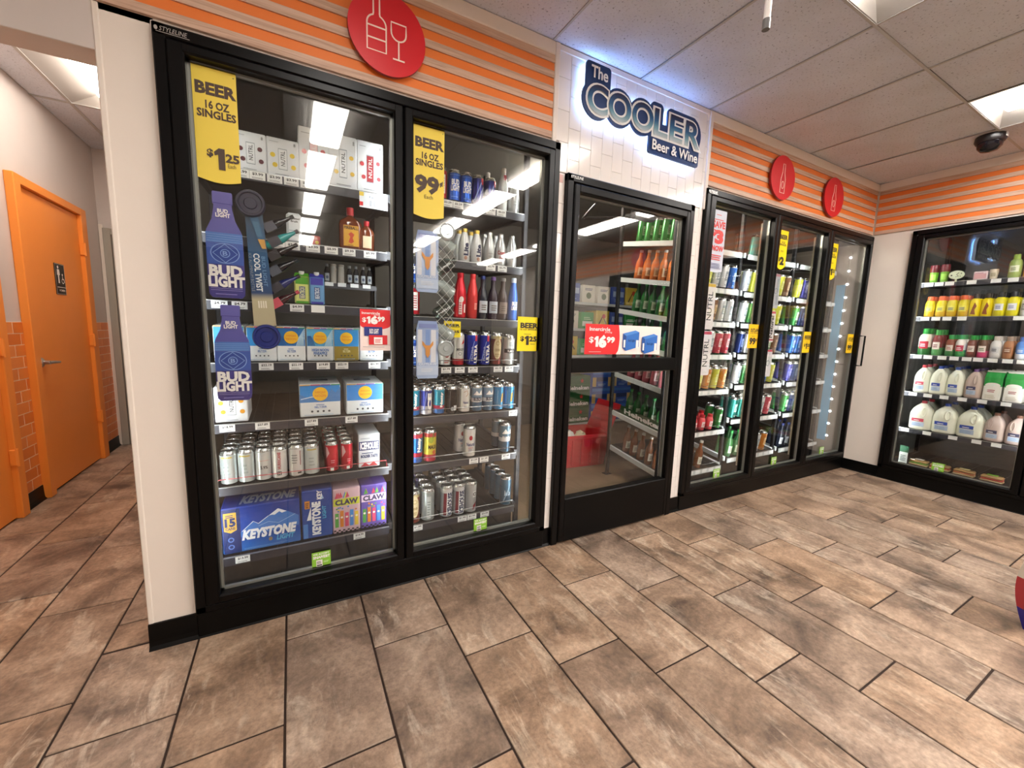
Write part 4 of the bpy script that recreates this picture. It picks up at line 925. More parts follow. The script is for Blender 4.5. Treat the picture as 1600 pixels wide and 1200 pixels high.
KINDS['can_icehouse'] = lambda: make_can('beer_can', .035, .192, mt('#c9ccce'), bands=[(.86, mt('#b7bcc2')), (1., mt('#dfe1e2'))], art=lambda a, r, h: a.rect(-.03, .018, -.012, .15, M('#7c2433'), 4).rect(-.012, .014, .026, .158, M('#e1e3e5'), 6).text('ICEHOUSE', -.006, .018, .022, .152, M('#1f2a52'), .05, 0, 90))
KINDS['can_grey_tall'] = lambda: make_can('beer_can', .036, .192, mt('#a9b4b4'), art=lambda a, r, h: a.rect(-.012, .02, .012, .15, M('#c9d2d2'), 3).lines(-.008, .04, .008, .13, 6, M('#8b9797')).rect(-.008, .02, .008, .034, M('#dfe5e5')))
KINDS['can_edge'] = lambda: make_can('beer_can', .035, .192, mt('#c2c6c8'), art=lambda a, r, h: a.rect(-.002, .1, .022, .135, M('#e8eaea'), 3).text('ICE', .0, .108, .02, .128, INK, .04).poly([(.0, .02), (.02, .04), (.024, .07), (.002, .05)], M('#8a2533')))
KINDS['can_keyblue'] = lambda: make_can('beer_can', .034, .188, mt('#5d7f98'), art=lambda a, r, h: a.text('Bud Ice', -.018, .07, .018, .1, M('#c9dbe8'), .04).line([(-.024, .03), (.02, .15)], .004, M('#9fc0d6')).line([(-.014, .03), (.028, .14)], .003, M('#3a566c')))
KINDS['can_budweiser'] = lambda: make_can('beer_can', R16, .157, mt('#c02433'), art=lambda a, r, h: a.rect(-.018, .03, .018, .12, M('#e8e2dc'), 4).lines(-.012, .04, .012, .11, 6, M('#b5464c')))
# lane fillers for the far doors
for nm, c1, c2_ in [('yl', '#d6dc4a', '#e6ea9a'), ('gr', '#3c8a46', '#cfe3cf'), ('db', '#26386c', '#7d8db5'), ('te', '#3a9a8e', '#cfeee6'), ('pk', '#cf4a5c', '#efc9cd'), ('or', '#d98a3a', '#f0d9a0'), ('wh', '#dfe3e4', '#9aa6ad'), ('br', '#7c5a40', '#c9ad8a'), ('pu', '#4a4a9a', '#9a9ad0'), ('bl', '#2f66b8', '#a9c6ea')]:
    KINDS['tall_' + nm] = (lambda c1=c1, c2_=c2_: make_can('drink_can', .033, .185, mt(c1), art=lambda a, r, h: a.rect(-.016, .06, .016, .13, M(c2_), 3).lines(-.01, .075, .01, .115, 3, M(c1)).lines(-.012, .025, .012, .04, 1, M(c2_))))
# --- bottles
def alu_bottle(c, capc, art, h=.172, r=.031):
    return lambda: make_bottle('aluminum_bottle', [(r * .85, 0), (r, .006), (r, h * .52), (r * .86, h * .66), (r * .52, h * .86), (r * .47, h * .90)], c, ([(r * .53, h * .89), (r * .53, h * .985), (r * .48, h), (.0001, h)], capc), art, r)
GOLD = M('#cfae4e', .3, .7); DARKBLUE = M('#1d2a66')
KINDS['ab_lite'] = alu_bottle(M('#e4e8ea', .3, .2), GOLD, lambda a: a.text('Lite', -.010, .035, .014, .095, M('#16224f'), .05, 0, 90).disc(0, .02, .009, .01, M('#b98f7c'), 12))
KINDS['ab_silver'] = alu_bottle(mt('#c4c8c9'), SILVER, lambda a: a.lines(-.015, .04, .015, .07, 2, M('#a7acae')), .172)
KINDS['ab_coors'] = alu_bottle(mt('#c9ccce'), SILVER, lambda a: a.text('Coors', -.022, .06, .022, .08, M('#a3262f'), .04).text('LIGHT', -.012, .038, .014, .052, M('#a3262f'), .03).poly([(-.02, .09), (-.004, .108), (.008, .094), (.02, .106), (.026, .09)], M('#dfe6ea')), .172)
KINDS['ab_tall_red'] = alu_bottle(M('#d11f33', .25, .4), M('#c01a2c', .3, .4), lambda a: a.rect(-.014, .02, .004, .1, M('#eadfdc'), 3).disc(0, .1, .012, .016, M('#efe6e2'), 14).rect(.014, .03, .024, .075, M('#efe6e2'), 2).lines(-.012, .03, .002, .09, 5, M('#b8525c')), .24, .034)
KINDS['ab_tall_coral'] = alu_bottle(M('#e5484a', .25, .4), M('#d63c40', .3, .4), lambda a: a.rect(-.002, .05, .014, .085, M('#f0a59b'), 2).lines(.0, .055, .012, .08, 4, M('#d8574f')), .24, .031)
KINDS['ab_budlight'] = alu_bottle(M('#3a6cc9', .3, .3), M('#cfe0f4', .3), lambda a: a.text('BUD', -.018, .085, .018, .105, WHITE, .05).text('LIGHT', -.02, .06, .02, .08, WHITE, .05), .24, .028)
KINDS['ab_white'] = alu_bottle(M('#dfe5e6', .3, .1), M('#e6e6e6', .4), lambda a: a.rect(-.008, .16, .008, .185, M('#b3404c')).lines(-.014, .05, .014, .1, 4, M('#b0bcc4')), .225, .026)
def glass_bottle(c, capc, lab, h=.235, r=.030, art=None):
    G = tinted(c, 'bottle_glass_' + c.lstrip('#')); 
    def f():
        t = make_bottle('glass_bottle', [(r * .9, 0), (r, .006), (r, h * .5), (r * .9, h * .6), (r * .45, h * .75), (r * .42, h * .93)], M(c, .12, 0, 0, .6), ([(r * .48, h * .92), (r * .48, h * .985), (r * .42, h), (.0001, h)], M(capc, .35, .3)), art or (lambda a: a.rect(-r * .9, .035, r * .9, .1, M(lab), 6).lines(-r * .5, .05, r * .5, .085, 3, M('#6b5f55'))), r)
        return t
    return f
KINDS['gb_dark'] = glass_bottle('#1e2434', '#2a3a7a', '#c4ccd6')
KINDS['gb_plum'] = glass_bottle('#2f2236', '#6a4a8a', '#b9c0cc')
KINDS['gb_clear'] = glass_bottle('#4a3a38', '#8a8a8a', '#8f7f78')
KINDS['gb_green'] = glass_bottle('#2f6a38', '#2f9a48', '#cfe0c4')
KINDS['gb_amber'] = glass_bottle('#7a3f18', '#d8d8d4', '#e6ddc8')
KINDS['gb_pink'] = glass_bottle('#c06470', '#c9333f', '#efc6c6')
KINDS['gb_orange'] = glass_bottle('#c8723a', '#d8d8d4', '#f2d6a8')
def fireball():
    t = thing('whiskey_flask'); AM = M('#6b2f12', .1, 0, 0, .7)
    MB().lathe([(.044, 0), (.05, .006), (.051, .11), (.046, .125), (.024, .14), (.013, .148), (.013, .158)], AM, 24, .5, 3.2).build('body', t, True)
    MB().lathe([(.016, .152), (.016, .184), (.014, .186), (.0001, .186)], M('#b4202a', .35), 18).build('cap', t, True)
    a = Art(); a.rect(-.034, .012, .034, .105, M('#d9a534')).text('FIREBALL', -.03, .088, .03, .1, M('#3a1a10'), .04).poly([(-.012, .03), (.0, .024), (.012, .034), (.006, .05), (.014, .066), (.0, .076), (-.012, .066), (-.004, .054)], M('#c4482a')).lines(-.014, .016, .014, .02, 1, M('#5a3018')).line([(-.034, .012), (.034, .012), (.034, .105), (-.034, .105)], .002, M('#8a2a18'), True)
    a.build('label', t, -.0262); return t
KINDS['fireball'] = fireball
def small_flask():
    t = thing('whiskey_flask'); AM = M('#6b2f12', .1, 0, 0, .7)
    MB().lathe([(.03, 0), (.034, .005), (.034, .085), (.03, .098), (.013, .115), (.0105, .12)], AM, 20, .55, 3.).build('body', t, True)
    MB().lathe([(.0125, .117), (.0125, .14), (.0001, .14)], M('#b4202a', .35), 14).build('cap', t, True)
    a = Art(); a.rect(-.02, .015, .02, .07, M('#d9c3a0')); a.build('label', t, -.0192); return t
KINDS['small_flask'] = small_flask
KINDS['mini_white'] = lambda: make_bottle('mini_bottle', [(.0145, 0), (.0155, .003), (.0155, .078), (.013, .086)], M('#b9b2a6', .4), ([(.0155, .086), (.0155, .097), (.0001, .098)], M('#a59d90', .5)))
KINDS['mini_dark'] = lambda: make_bottle('mini_bottle', [(.0125, 0), (.0135, .003), (.0135, .062), (.007, .078), (.006, .085)], M('#3d3a3a', .15), ([(.0075, .083), (.0075, .096), (.0001, .096)], M('#8f8f8f', .3, .6)), lambda a: a.rect(-.011, .012, .011, .05, M('#aab0b5'), 3).disc(0, .03, .006, .008, M('#4f5a70'), 10), .0135)
def juice_carton(c1, c2_, c3):
    def f():
        t = thing('juice_carton'); w_, h_ = .062, .128
        MB().box(-w_ / 2, w_ / 2, 0, .055, 0, h_, M(c2_, .35), .006).add([(-w_ / 2, 0, h_ * .97), (w_ / 2, 0, h_ * .97), (w_ / 2, .055, h_), (-w_ / 2, .055, h_), (-w_ / 2 + .004, .022, h_ + .012), (w_ / 2 - .004, .022, h_ + .012)], [(0, 1, 5, 4), (2, 3, 4, 5), (0, 4, 3), (1, 2, 5)], M(c1, .35)).build('carton', t)
        MB().lathe([(.011, h_ + .002), (.011, h_ + .02), (.0001, h_ + .02)], M('#e8e8e8', .4), 14, cy=.022).build('cap', t, True)
        a = Art(); a.rect(-w_ / 2 + .005, h_ * .7, w_ / 2 - .005, h_ * .95, M(c1)).rect(-.012, .025, .012, h_ * .62, M('#2f4a8a')).text('BEATBOX', -.009, .028, .009, h_ * .6, M(c3), .03, 0, 90).rect(-w_ / 2 + .006, .004, w_ / 2 - .006, .014, M(c1)); a.build('front_print', t, 0); return t
    return f
KINDS['juice_purple'] = juice_carton('#3f3fa8', '#6fa5d8', '#dfeaf4'); KINDS['juice_green'] = juice_carton('#5aa82f', '#dfe58a', '#f4f2c0')
KINDS['white_pouch'] = lambda: make_box('drink_pouch', .06, .03, .128, M('#dfe6ec', .4), lambda a, w, h: a.text('twisted', -.012, .1, .022, .108, INK, .03).text('fruit', -.012, .088, .016, .096, INK, .03).disc(-.02, .104, .004, .005, INK, 8).lines(-.02, .03, .02, .06, 3, M('#b5bfca')), chamfer=.01)
KINDS['red_box_small'] = lambda: make_box('drink_box', .04, .03, .045, M('#b83a34', .45), lambda a, w, h: a.disc(.006, .016, .008, .008, M('#d9b84a'), 12).lines(-.014, .03, .012, .04, 2, M('#e8b0a0')))
# --- cartons and packs
NUT = M('#e4e8ec', .45); NI = M('#333a40', .5)
def nutrl(w_, h_, fruit, cancol='#e9edf0', d_=.2):
    def art(a, w, h):
        q = w / 2; a.rect(-q * .28, h * .2, q * .28, h * .74, M('#9aa4ab')).rect(-q * .25, h * .22, q * .25, h * .72, M(cancol)).text('NUTRL', -q * .12, h * .3, q * .14, h * .68, NI if cancol[1] == 'e' else WHITE, .01, 0, 90)
        F = M(fruit)
        for x, z in ((.6, .6), (-.62, .55), (.66, .3), (-.5, .3)): a.disc(q * x, h * z, q * .16, q * .16, F, 14)
        a.lines(-q * .5, h * .06, q * .6, h * .1, 1, M('#a7adb2')).lines(-q * .8, h * .88, -q * .2, h * .91, 1, M('#a7adb2')).text('8', q * .7, h * .84, q * .82, h * .92, NI, .0)
    return lambda: make_box('seltzer_pack', w_, d_, h_, NUT, art)
KINDS['nutrl_cherry'] = nutrl(.112, .155, '#5a1f2c'); KINDS['nutrl_lemon'] = nutrl(.12, .155, '#e6c92e')
KINDS['nutrl_melon'] = nutrl(.122, .225, '#cf5a60', '#f0c9cf'); KINDS['nutrl_mix'] = nutrl(.118, .225, '#d9b43a'); KINDS['nutrl_red'] = nutrl(.118, .225, '#c9404a', '#a81f2c')
KINDS['nutrl_low'] = nutrl(.121, .158, '#e8a32e')
SUN = M('#f6c32c', .45); SUNO = M('#e8892e', .45)
def noon(w_, h_, top, low, img=None, sub=None, d_=.22):
    def art(a, w, h):
        q = w / 2; a.rect(-q + .002, h * .45, q - .002, h * .97, M(top))
        if img == 'waves':
            for k in range(6): a.line([(q * (.35 + .1 * k), h * .45), (q * (.55 + .06 * k), h * .7), (q * .96, h * (.95 - .06 * k))], .003, M('#bfe4f6'))
            for k in range(5): a.line([(-q * (.4 + .12 * k), h * .46), (-q * (.7 + .05 * k), h * .75)], .003, M('#1d5ea6'))
        if img == 'mountain': a.poly([(-q, h * .46), (-q, h * .7), (-q * .6, h * .6), (-q * .2, h * .7), (q * .3, h * .56), (q * .55, h * .85), (q * .75, h * .72), (q, h * .9), (q, h * .46)], M('#4f86c8')).line([(-q * .95, h * .55), (-q * .4, h * .62), (0, h * .56)], .004, M('#d7ecf8'))
        if low != '#e9eef0': a.rect(-q + .002, .003, q - .002, h * .45, M(low))
        r = min(q * .5, h * .21); a.disc(0, h * .7, r, r, SUN, 28).text('HIGH', -r * .62, h * .7 + r * .1, r * .62, h * .7 + r * .42, SUNO, .02).text('NOON', -r * .7, h * .7 - r * .42, r * .7, h * .7 - r * .08, SUNO, .02)
        ink = M('#3b74c0') if low == '#e9eef0' else M('#efe6b8')
        if sub:
            a.text(sub[0], -q * .62, h * .3, q * .62, h * .38, ink, .03).text(sub[1], -q * .5, h * .2, q * .5, h * .28, ink, .03)
        else: a.lines(-q * .22, h * .36, q * .22, h * .4, 1, ink).text('SELTZER', -q * .3, h * .27, q * .3, h * .33, ink, .02)
        for k in range(4): a.disc(-q * .42 + k * q * .28, h * .17, q * .06, q * .06, M('#4a4f55'), 8)
        a.lines(-q * .8, h * .06, q * .8, h * .09, 1, M('#a9c6dc'))
        for k, c in enumerate(('#d4a24a', '#c64a6a', '#7a4a9a', '#4a9a6a')): a.rect(-q + k * q * .5 + .002, h * .965, -q + (k + 1) * q * .5, h * .995, M(c))
    def hnd(t):
        MB().box(-.04, .04, d_ * .42, d_ * .58, h_, h_ + .0015, M('#4a5a66')).build('handle_slot', t)
    return lambda: make_box('seltzer_pack', w_, d_, h_, M('#e9eef0', .45), art, parts=hnd)
KINDS['noon_a'] = noon(.111, .155, '#2f8fd8', '#e9eef0'); KINDS['noon_waves'] = noon(.115, .157, '#2678c4', '#e9eef0', 'waves'); KINDS['noon_pine'] = noon(.114, .157, '#57b0e4', '#e9eef0', 'waves', ('HIGH NOON', 'PINEAPPLE'))
KINDS['noon_gold'] = noon(.113, .157, '#2f8fd8', '#9a8432'); KINDS['noon_wide_m'] = noon(.176, .158, '#2f8fe0', '#e9eef0', 'mountain'); KINDS['noon_wide'] = noon(.175, .155, '#2f86d6', '#e9eef0')
def keystone():
    w_, h_, d_ = .31, .222, .26; KB = grad_mat('case_blue_fade', [(0, '#2f6fc0'), (.35, '#1d4fa8'), (1, '#16348a')], 0, h_, .4)
    def art(a, w, h):
        q = w / 2; W3 = M('#e9eef4'); x0 = -q + .07
        a.rect(-q + .003, .004, x0, h - .004, M('#16285e')).poly([(-q + .008, .115), (-q + .032, .102), (-q + .056, .115), (-q + .056, .2), (-q + .008, .2)], M('#c49a3a')).text('15', -q + .014, .135, -q + .05, .172, M('#16285e'), .05).text('CANS', -q + .014, .118, -q + .05, .13, M('#16285e'), .03).lines(-q + .016, .178, -q + .048, .195, 2, M('#16285e')).disc(-q + .032, .07, .012, .012, M('#5a78b8'), 14, .6).disc(-q + .032, .035, .012, .012, M('#5a78b8'), 14, .6)
        a.poly([(x0, .1), (x0 + .05, .145), (x0 + .07, .13), (x0 + .11, .16), (x0 + .15, .19), (x0 + .19, .168), (q - .006, .14), (q - .006, .09), (x0, .075)], M('#3f78c8')).poly([(x0 + .11, .16), (x0 + .15, .19), (x0 + .185, .17), (x0 + .165, .165), (x0 + .155, .174), (x0 + .135, .16), (x0 + .125, .163)], W3).line([(x0 + .005, .103), (x0 + .05, .145), (x0 + .07, .13), (x0 + .11, .16)], .003, W3).line([(x0 + .07, .118), (x0 + .11, .132), (x0 + .15, .118), (q - .02, .15)], .002, M('#9dc0e8'))
        a.text('KEYSTONE', x0 + .006, .062, q - .025, .105, W3, .06, .18).text('LIGHT', x0 + .14, .033, q - .03, .056, M('#4fb0e0'), .04, .18).lines(x0 + .01, .012, q - .02, .022, 2, M('#5f94d4')).disc(x0 + .115, .045, .008, .01, M('#8a7a5a'), 10)
    def top(a, w, d): a.text('KEYSTONE', -w * .28, d * .12, w * .42, d * .42, M('#9aa6bc'), .05, .15)
    return make_box('beer_case', w_, d_, h_, KB, art, topart=top)
KINDS['keystone'] = keystone
def keystone_end():
    w_, h_, d_ = .134, .252, .3; KB = grad_mat('case_blue_fade_end', [(0, '#2350a0'), (1, '#1c3f94')], 0, h_, .4)
    def art(a, w, h):
        q = w / 2; W3 = M('#e9eef4')
        a.rect(-q + .004, .005, -q + .024, .08, M('#4f86d0')).rect(-q + .012, .16, -q + .034, .2, M('#c9862e')).lines(-q + .015, .165, -q + .031, .195, 3, M('#5a2a10')).text('KEYSTONE', -.022, .02, .012, .19, W3, .06, 0, 90).text('LIGHT', .022, .1, .038, .165, M('#4fb0e0'), .03, 0, 90).poly([(-q + .02, .1), (-.028, .17), (-.028, .1)], W3).poly([(.012, .2), (.03, .205), (.02, .235)], M('#9dc0e8')).text('KEY', .0, .205, .02, .248, W3, .05, 0, 90)
    return make_box('beer_case', w_, d_, h_, KB, art)
KINDS['keystone_end'] = keystone_end
def party_pack(c1, c2_, c3):
    def f():
        w_, h_, d_ = .129, .238, .3
        def art(a, w, h):
            q = w / 2; a.rect(-q + .003, h * .62, q - .003, h * .78, M(c3)).text('CLAW', -q * .8, h * .645, q * .8, h * .755, M('#3a2f5a'), .05)
            cs = ['#5aa84a', '#d9842e', '#d24a6a', '#4a8ad2', '#e8c83a']
            for k in range(5):
                x = -q * .72 + k * q * .36; a.rect(x - q * .13, h * .14, x + q * .13, h * (.46 + .05 * (k % 2)), M(cs[k])); a.disc(x, h * .36, q * .09, q * .09, M('#f4efe0'), 10)
            for k in range(9): a.disc(random.uniform(-q * .85, q * .85), random.uniform(h * .5, h * .6), q * .07, q * .07, M(random.choice(cs)), 10)
            for k in range(12):
                for j in range(2):
                    if (k + j) % 2: a.rect(-q + .003 + k * w / 12.3, h * (.03 + j * .035), -q + .003 + (k + 1) * w / 12.3, h * (.065 + j * .035), INK)
            for k in range(7): a.poly([(x_ := random.uniform(-q * .9, q * .6), h * .82), (x_ + q * .3, h * .84), (x_ + q * .15, h * .96)], M(random.choice(cs + [c2_])))
        return make_box('seltzer_pack', w_, d_, h_, M(c1, .45), art)
    return f
KINDS['party_green'] = party_pack('#d9b8c4', '#cfe04a', '#cfd83a'); KINDS['party_purple'] = party_pack('#6a55b0', '#e8c83a', '#e6cfe6')
KINDS['icehouse_pack'] = lambda: make_box('beer_pack', .105, .2, .178, M('#cfd3d6', .4), lambda a, w, h: a.rect(-w * .46, h * .52, w * .46, h * .78, M('#26356e')).text('ICEHOUSE', -w * .4, h * .56, w * .42, h * .74, WHITE, .06).text('BOLDER TASTE', -w * .38, h * .3, w * .4, h * .38, M('#26356e'), .04).lines(-w * .34, h * .42, w * .3, h * .47, 1, M('#26356e')).poly([(-w * .4, h * .04), (-w * .2, h * .16), (0, h * .06), (w * .2, h * .17), (w * .4, h * .04)], M('#c23a3f')).lines(-w * .4, h * .86, w * .1, h * .9, 1, M('#8a8f98')))

# --- hall-side door
G = LONG
def on(z, v): return z + (v - V0) * math.tan(TA)
def P1(kind, label, cat, u, zi, v=.225, zz=ZD1, **k): return put(kind, label, cat, G, u, v, on(zz[zi], v), tilt=TA * .9, **k)
P1('nutrl_cherry', 'white seltzer pack with dark cherries half behind the yellow banner', 'drink pack', -.150, 0)
P1('nutrl_lemon', 'white seltzer pack with yellow fruit beside the cherry pack', 'drink pack', -.033, 0)
P1('nutrl_melon', 'tall white seltzer pack with a pink can on the top shelf', 'drink pack', .088, 0)
P1('nutrl_mix', 'tall white seltzer pack with orange and yellow fruit on the top shelf', 'drink pack', .208, 0)
P1('nutrl_red', 'tall white seltzer pack with a red can at the end of the top shelf', 'drink pack', .326, 0)
P1('fireball', 'large amber whiskey flask with a red cap and yellow label', 'bottle', .235, 1, v=.235)
P1('small_flask', 'small amber flask partly behind the large whiskey flask', 'bottle', .31, 1, v=.25)
P1('red_box_small', 'tiny red box on the second shelf left of the whiskey', 'box', .086, 1, v=.25)
P1('white_pouch', 'white drink pouch with black lettering on the second shelf', 'drink pouch', .0, 1, v=.23)
P1('juice_purple', 'purple and light blue drink carton on the third shelf', 'drink carton', .085, 2, v=.225)
P1('juice_green', 'green and yellow drink carton beside the purple one', 'drink carton', .024, 2, v=.24)
rk = thing('mini_bottle_rack', 'narrow raised black rack holding a row of mini bottles', 'rack', (.25, .42, 1.466)); MB().box(-.13, .13, -.025, .03, -.006, 0, DARK).build('tray', rk); MB().box(-.13, .13, -.028, -.025, -.025, .0, RAIL).build('price_rail', rk)
for k in range(4): link('price_tag', _tagmesh, rk, (-.1 + k * .06, -.0285, .006)).scale = (.7, 1, .6)
for s_ in (-.125, .125): MB().box(s_ - .004, s_ + .004, -.02, .025, -.125, -.006, DARK).build('leg', rk)
for k, (x, kd) in enumerate([(.143, 'mini_dark'), (.172, 'mini_white'), (.209, 'mini_white'), (.25, 'mini_dark'), (.282, 'mini_dark'), (.316, 'mini_dark'), (.348, 'mini_dark')]):
    put(kd, ('%s pale capped mini bottle in the raised rack' % ('left', 'right')[k - 1]) if kd == 'mini_white' else ('dark glass mini bottle, %s in the raised rack' % ('leftmost', '', '', 'fourth', 'fifth', 'sixth', 'rightmost')[k]), 'bottle', G, x, .42, 1.466, group='mini bottles in the rack')
for u, kd, lab in [(-.262, 'noon_a', 'blue and white pack with a yellow sun behind the lower purple bottle sign'), (-.143, 'noon_a', 'plain blue yellow-sun pack just right of the lower purple bottle sign'), (-.028, 'noon_waves', 'yellow-sun pack with a dark blue palm pattern'), (.091, 'noon_pine', 'light blue yellow-sun pack reading PINEAPPLE'), (.206, 'noon_gold', 'yellow-sun pack with an olive gold lower half'), (.322, 'noon_a', 'blue yellow-sun pack behind the red $16.99 card')]:
    P1(kd, lab, 'drink pack', u, 3)
P1('nutrl_low', 'white seltzer pack with orange fruit at the left end of the fifth shelf', 'drink pack', -.268, 4)
P1('noon_wide_m', 'wide yellow-sun pack with a blue mountain', 'drink pack', .085, 4); P1('noon_wide', 'wide plain blue yellow-sun pack at the right end of the fifth shelf', 'drink pack', .288, 4)
cols6 = [(-.290, 'can_silver_plain', 'leftmost plain silver can in the front of the can shelf'), (-.225, 'can_silver_plain', 'second plain silver can from the left in the can shelf'), (-.160, 'can_silver_abv', 'silver can marked 5.9% in the can shelf'), (-.095, 'can_white_red', 'white can with vertical dark red lettering in the can shelf'), (-.028, 'can_white_grey', 'white can with a thin dark red stripe in the can shelf'), (.041, 'can_silver_plain', 'plain silver can left of the red cans'), (.129, 'can_red', 'left red can in the can shelf'), (.195, 'can_red', 'right red can in the can shelf')]
for u, kd, lab in cols6:
    lane(kd, lab, 'red can in the rows behind the front red cans' if kd == 'can_red' else 'pale can lined up behind the front cans of the silver row', 'can', G, u, .24, on(ZD1[5], .24), 6 if kd != 'can_red' else 5, .067, TA, 'red cans behind' if kd == 'can_red' else 'pale cans behind')
P1('icehouse_pack', 'silver beer pack with a navy band at the end of the can shelf', 'beer pack', .303, 5)
P1('keystone', 'wide blue mountain-print case of 15 cans on the lowest shelf', 'beer case', -.175, 6); P1('keystone_end', 'blue mountain-print beer case standing on end', 'beer case', .056, 6)
P1('party_green', 'bright party-coloured seltzer pack with a yellow green band', 'drink pack', .190, 6); P1('party_purple', 'purple party-coloured seltzer pack at the end of the lowest shelf', 'drink pack', .322, 6)

# --- door beside the walk-in
def P2(kind, label, u, zi, n=1, pitch=.068, v=.238, cat='can', back=None, grp=None):
    lane(kind, label, back or label, cat, G, u, v, on(ZD2[zi], v), n, pitch, TA, grp)
P2('can_budweiser', 'red can partly behind the yellow 99 cent banner on the top shelf', .675, 0)
P2('can_budlight', 'left of two blue cans with bold white lettering on the top shelf', .746, 0); P2('can_budlight', 'right of two blue cans with bold white lettering on the top shelf', .815, 0)
P2('can_ultra_top', 'left navy can with a red patch on the top shelf', .884, 0); P2('can_ultra_top', 'right navy can with a red patch on the top shelf', .953, 0)
P2('ab_white', 'white tall bottle with a red neck label on the top shelf', 1.033, 0, cat='bottle'); P2('ab_silver', 'silver bottle at the end of the top shelf', 1.105, 0, cat='bottle'); P2('ab_white', 'white tall bottle standing further back on the top shelf', .99, 0, v=.36, cat='bottle')
P2('ab_lite', 'left white aluminum bottle with a gold cap', .808, 1, cat='bottle'); P2('ab_lite', 'right white aluminum bottle with a gold cap', .878, 1, cat='bottle'); P2('ab_silver', 'plain silver aluminum bottle right of the gold-capped bottles', .957, 1, cat='bottle'); P2('ab_coors', 'silver aluminum bottle with red script lettering', 1.027, 1, cat='bottle'); P2('ab_silver', 'plain silver aluminum bottle at the end of the second shelf', 1.1, 1, cat='bottle')
for u, nm in ((.808, 'left gold-capped bottle'), (.878, 'right gold-capped bottle'), (.957, 'plain silver bottle'), (1.027, 'bottle with red script')): P2('ab_silver' if u > .9 else 'ab_lite', 'aluminum bottle standing directly behind the ' + nm, u, 1, v=.31, cat='bottle')
P2('can_budweiser', 'red and white can below the stacked blue can at the left of the third shelf', .535, 2)
put('can_budlight', 'blue can stacked on the red can of the third shelf', 'can', G, .535, .238, on(ZD2[2], .238) + .158, tilt=0)
P2('ab_tall_red', 'tall red aluminum bottle with a white figure', .790, 2, cat='bottle'); P2('ab_tall_coral', 'tall coral red aluminum bottle', .861, 2, cat='bottle'); P2('gb_dark', 'dark blue glass bottle on the third shelf', .922, 2, cat='bottle'); P2('gb_plum', 'dark plum glass bottle on the third shelf', .988, 2, cat='bottle'); P2('gb_clear', 'brown glass bottle left of the tall blue bottle', 1.05, 2, cat='bottle'); P2('ab_budlight', 'tall blue bottle with white lettering at the end of the third shelf', 1.115, 2, cat='bottle')
for u, kd, lab in [(.535, 'can_budlight', 'blue can at the left end of the fourth shelf'), (.610, 'can_natural_w', 'white can behind the lower pale blue can sign'), (.705, 'can_natural_w', 'white can with a black bar on the fourth shelf'), (.783, 'can_white_redband', 'white can with a red band below the small yellow tag'), (.863, 'can_ultra', 'left of two tall royal blue cans with vertical white lettering'), (.941, 'can_ultra', 'right of two tall royal blue cans with vertical white lettering'), (1.016, 'can_tan', 'dark red cider can with a cream oval'), (1.096, 'can_black_label', 'wide silver can with a black band')]:
    P2(kd, lab, u, 3, n=3, back='can standing behind the front cans of the fourth shelf', grp='cans behind on the fourth shelf', pitch=.075)
for u, kd, lab in [(.535, 'can_natty_teal', 'teal can at the far left of the fifth shelf'), (.603, 'can_ice', 'navy and silver can with vertical white lettering'), (.672, 'can_natty_teal', 'teal can with a pink band'), (.747, 'can_black', 'black can on the fifth shelf'), (.823, 'can_white_fox', 'white can with an orange swirl on the fifth shelf'), (.899, 'can_busch', 'left of two blue and white mountain cans'), (.969, 'can_busch', 'right of two blue and white mountain cans'), (1.040, 'can_sky', 'left sky blue can'), (1.112, 'can_sky', 'right sky blue can at the shelf end')]:
    P2(kd, lab, u, 4, n=6, back='can top in the packed rows behind the front of the fifth shelf', grp='cans behind on the fifth shelf')
for u, kd, lab, n in [(.551, 'can_natty_blue', 'blue can with a red band on the sixth shelf', 1), (.626, 'can_tropical', 'yellow tropical fruit can on the sixth shelf', 1), (.858, 'can_natural', 'white can with a red crest standing alone on the sixth shelf', 1), (1.088, 'can_busch_tall', 'tall mountain can at the right end of the sixth shelf', 2)]:
    P2(kd, lab, u, 5, n=n, pitch=.1, back='')
P2('can_natural', 'white can half hidden behind the red-crested white can', .835, 5, v=.33)
for u, kd, lab, n in [(.535, 'can_tan', 'cream and dark red can at the far left of the lowest shelf', 2), (.617, 'can_grey_tall', 'grey can with a pale label strip on the lowest shelf', 4), (.720, 'can_icehouse', 'left of two tall maroon and silver cans with vertical navy lettering', 4), (.796, 'can_icehouse', 'right of two tall maroon and silver cans with vertical navy lettering', 4), (.872, 'can_edge', 'silver can right of the maroon and silver cans', 4), (1.106, 'can_keyblue', 'blue grey can alone at the right of the lowest shelf', 4)]:
    P2(kd, lab, u, 6, n=n, pitch=.076, back='tall can in the rows behind the front of the lowest shelf', grp='cans behind on the lowest shelf')
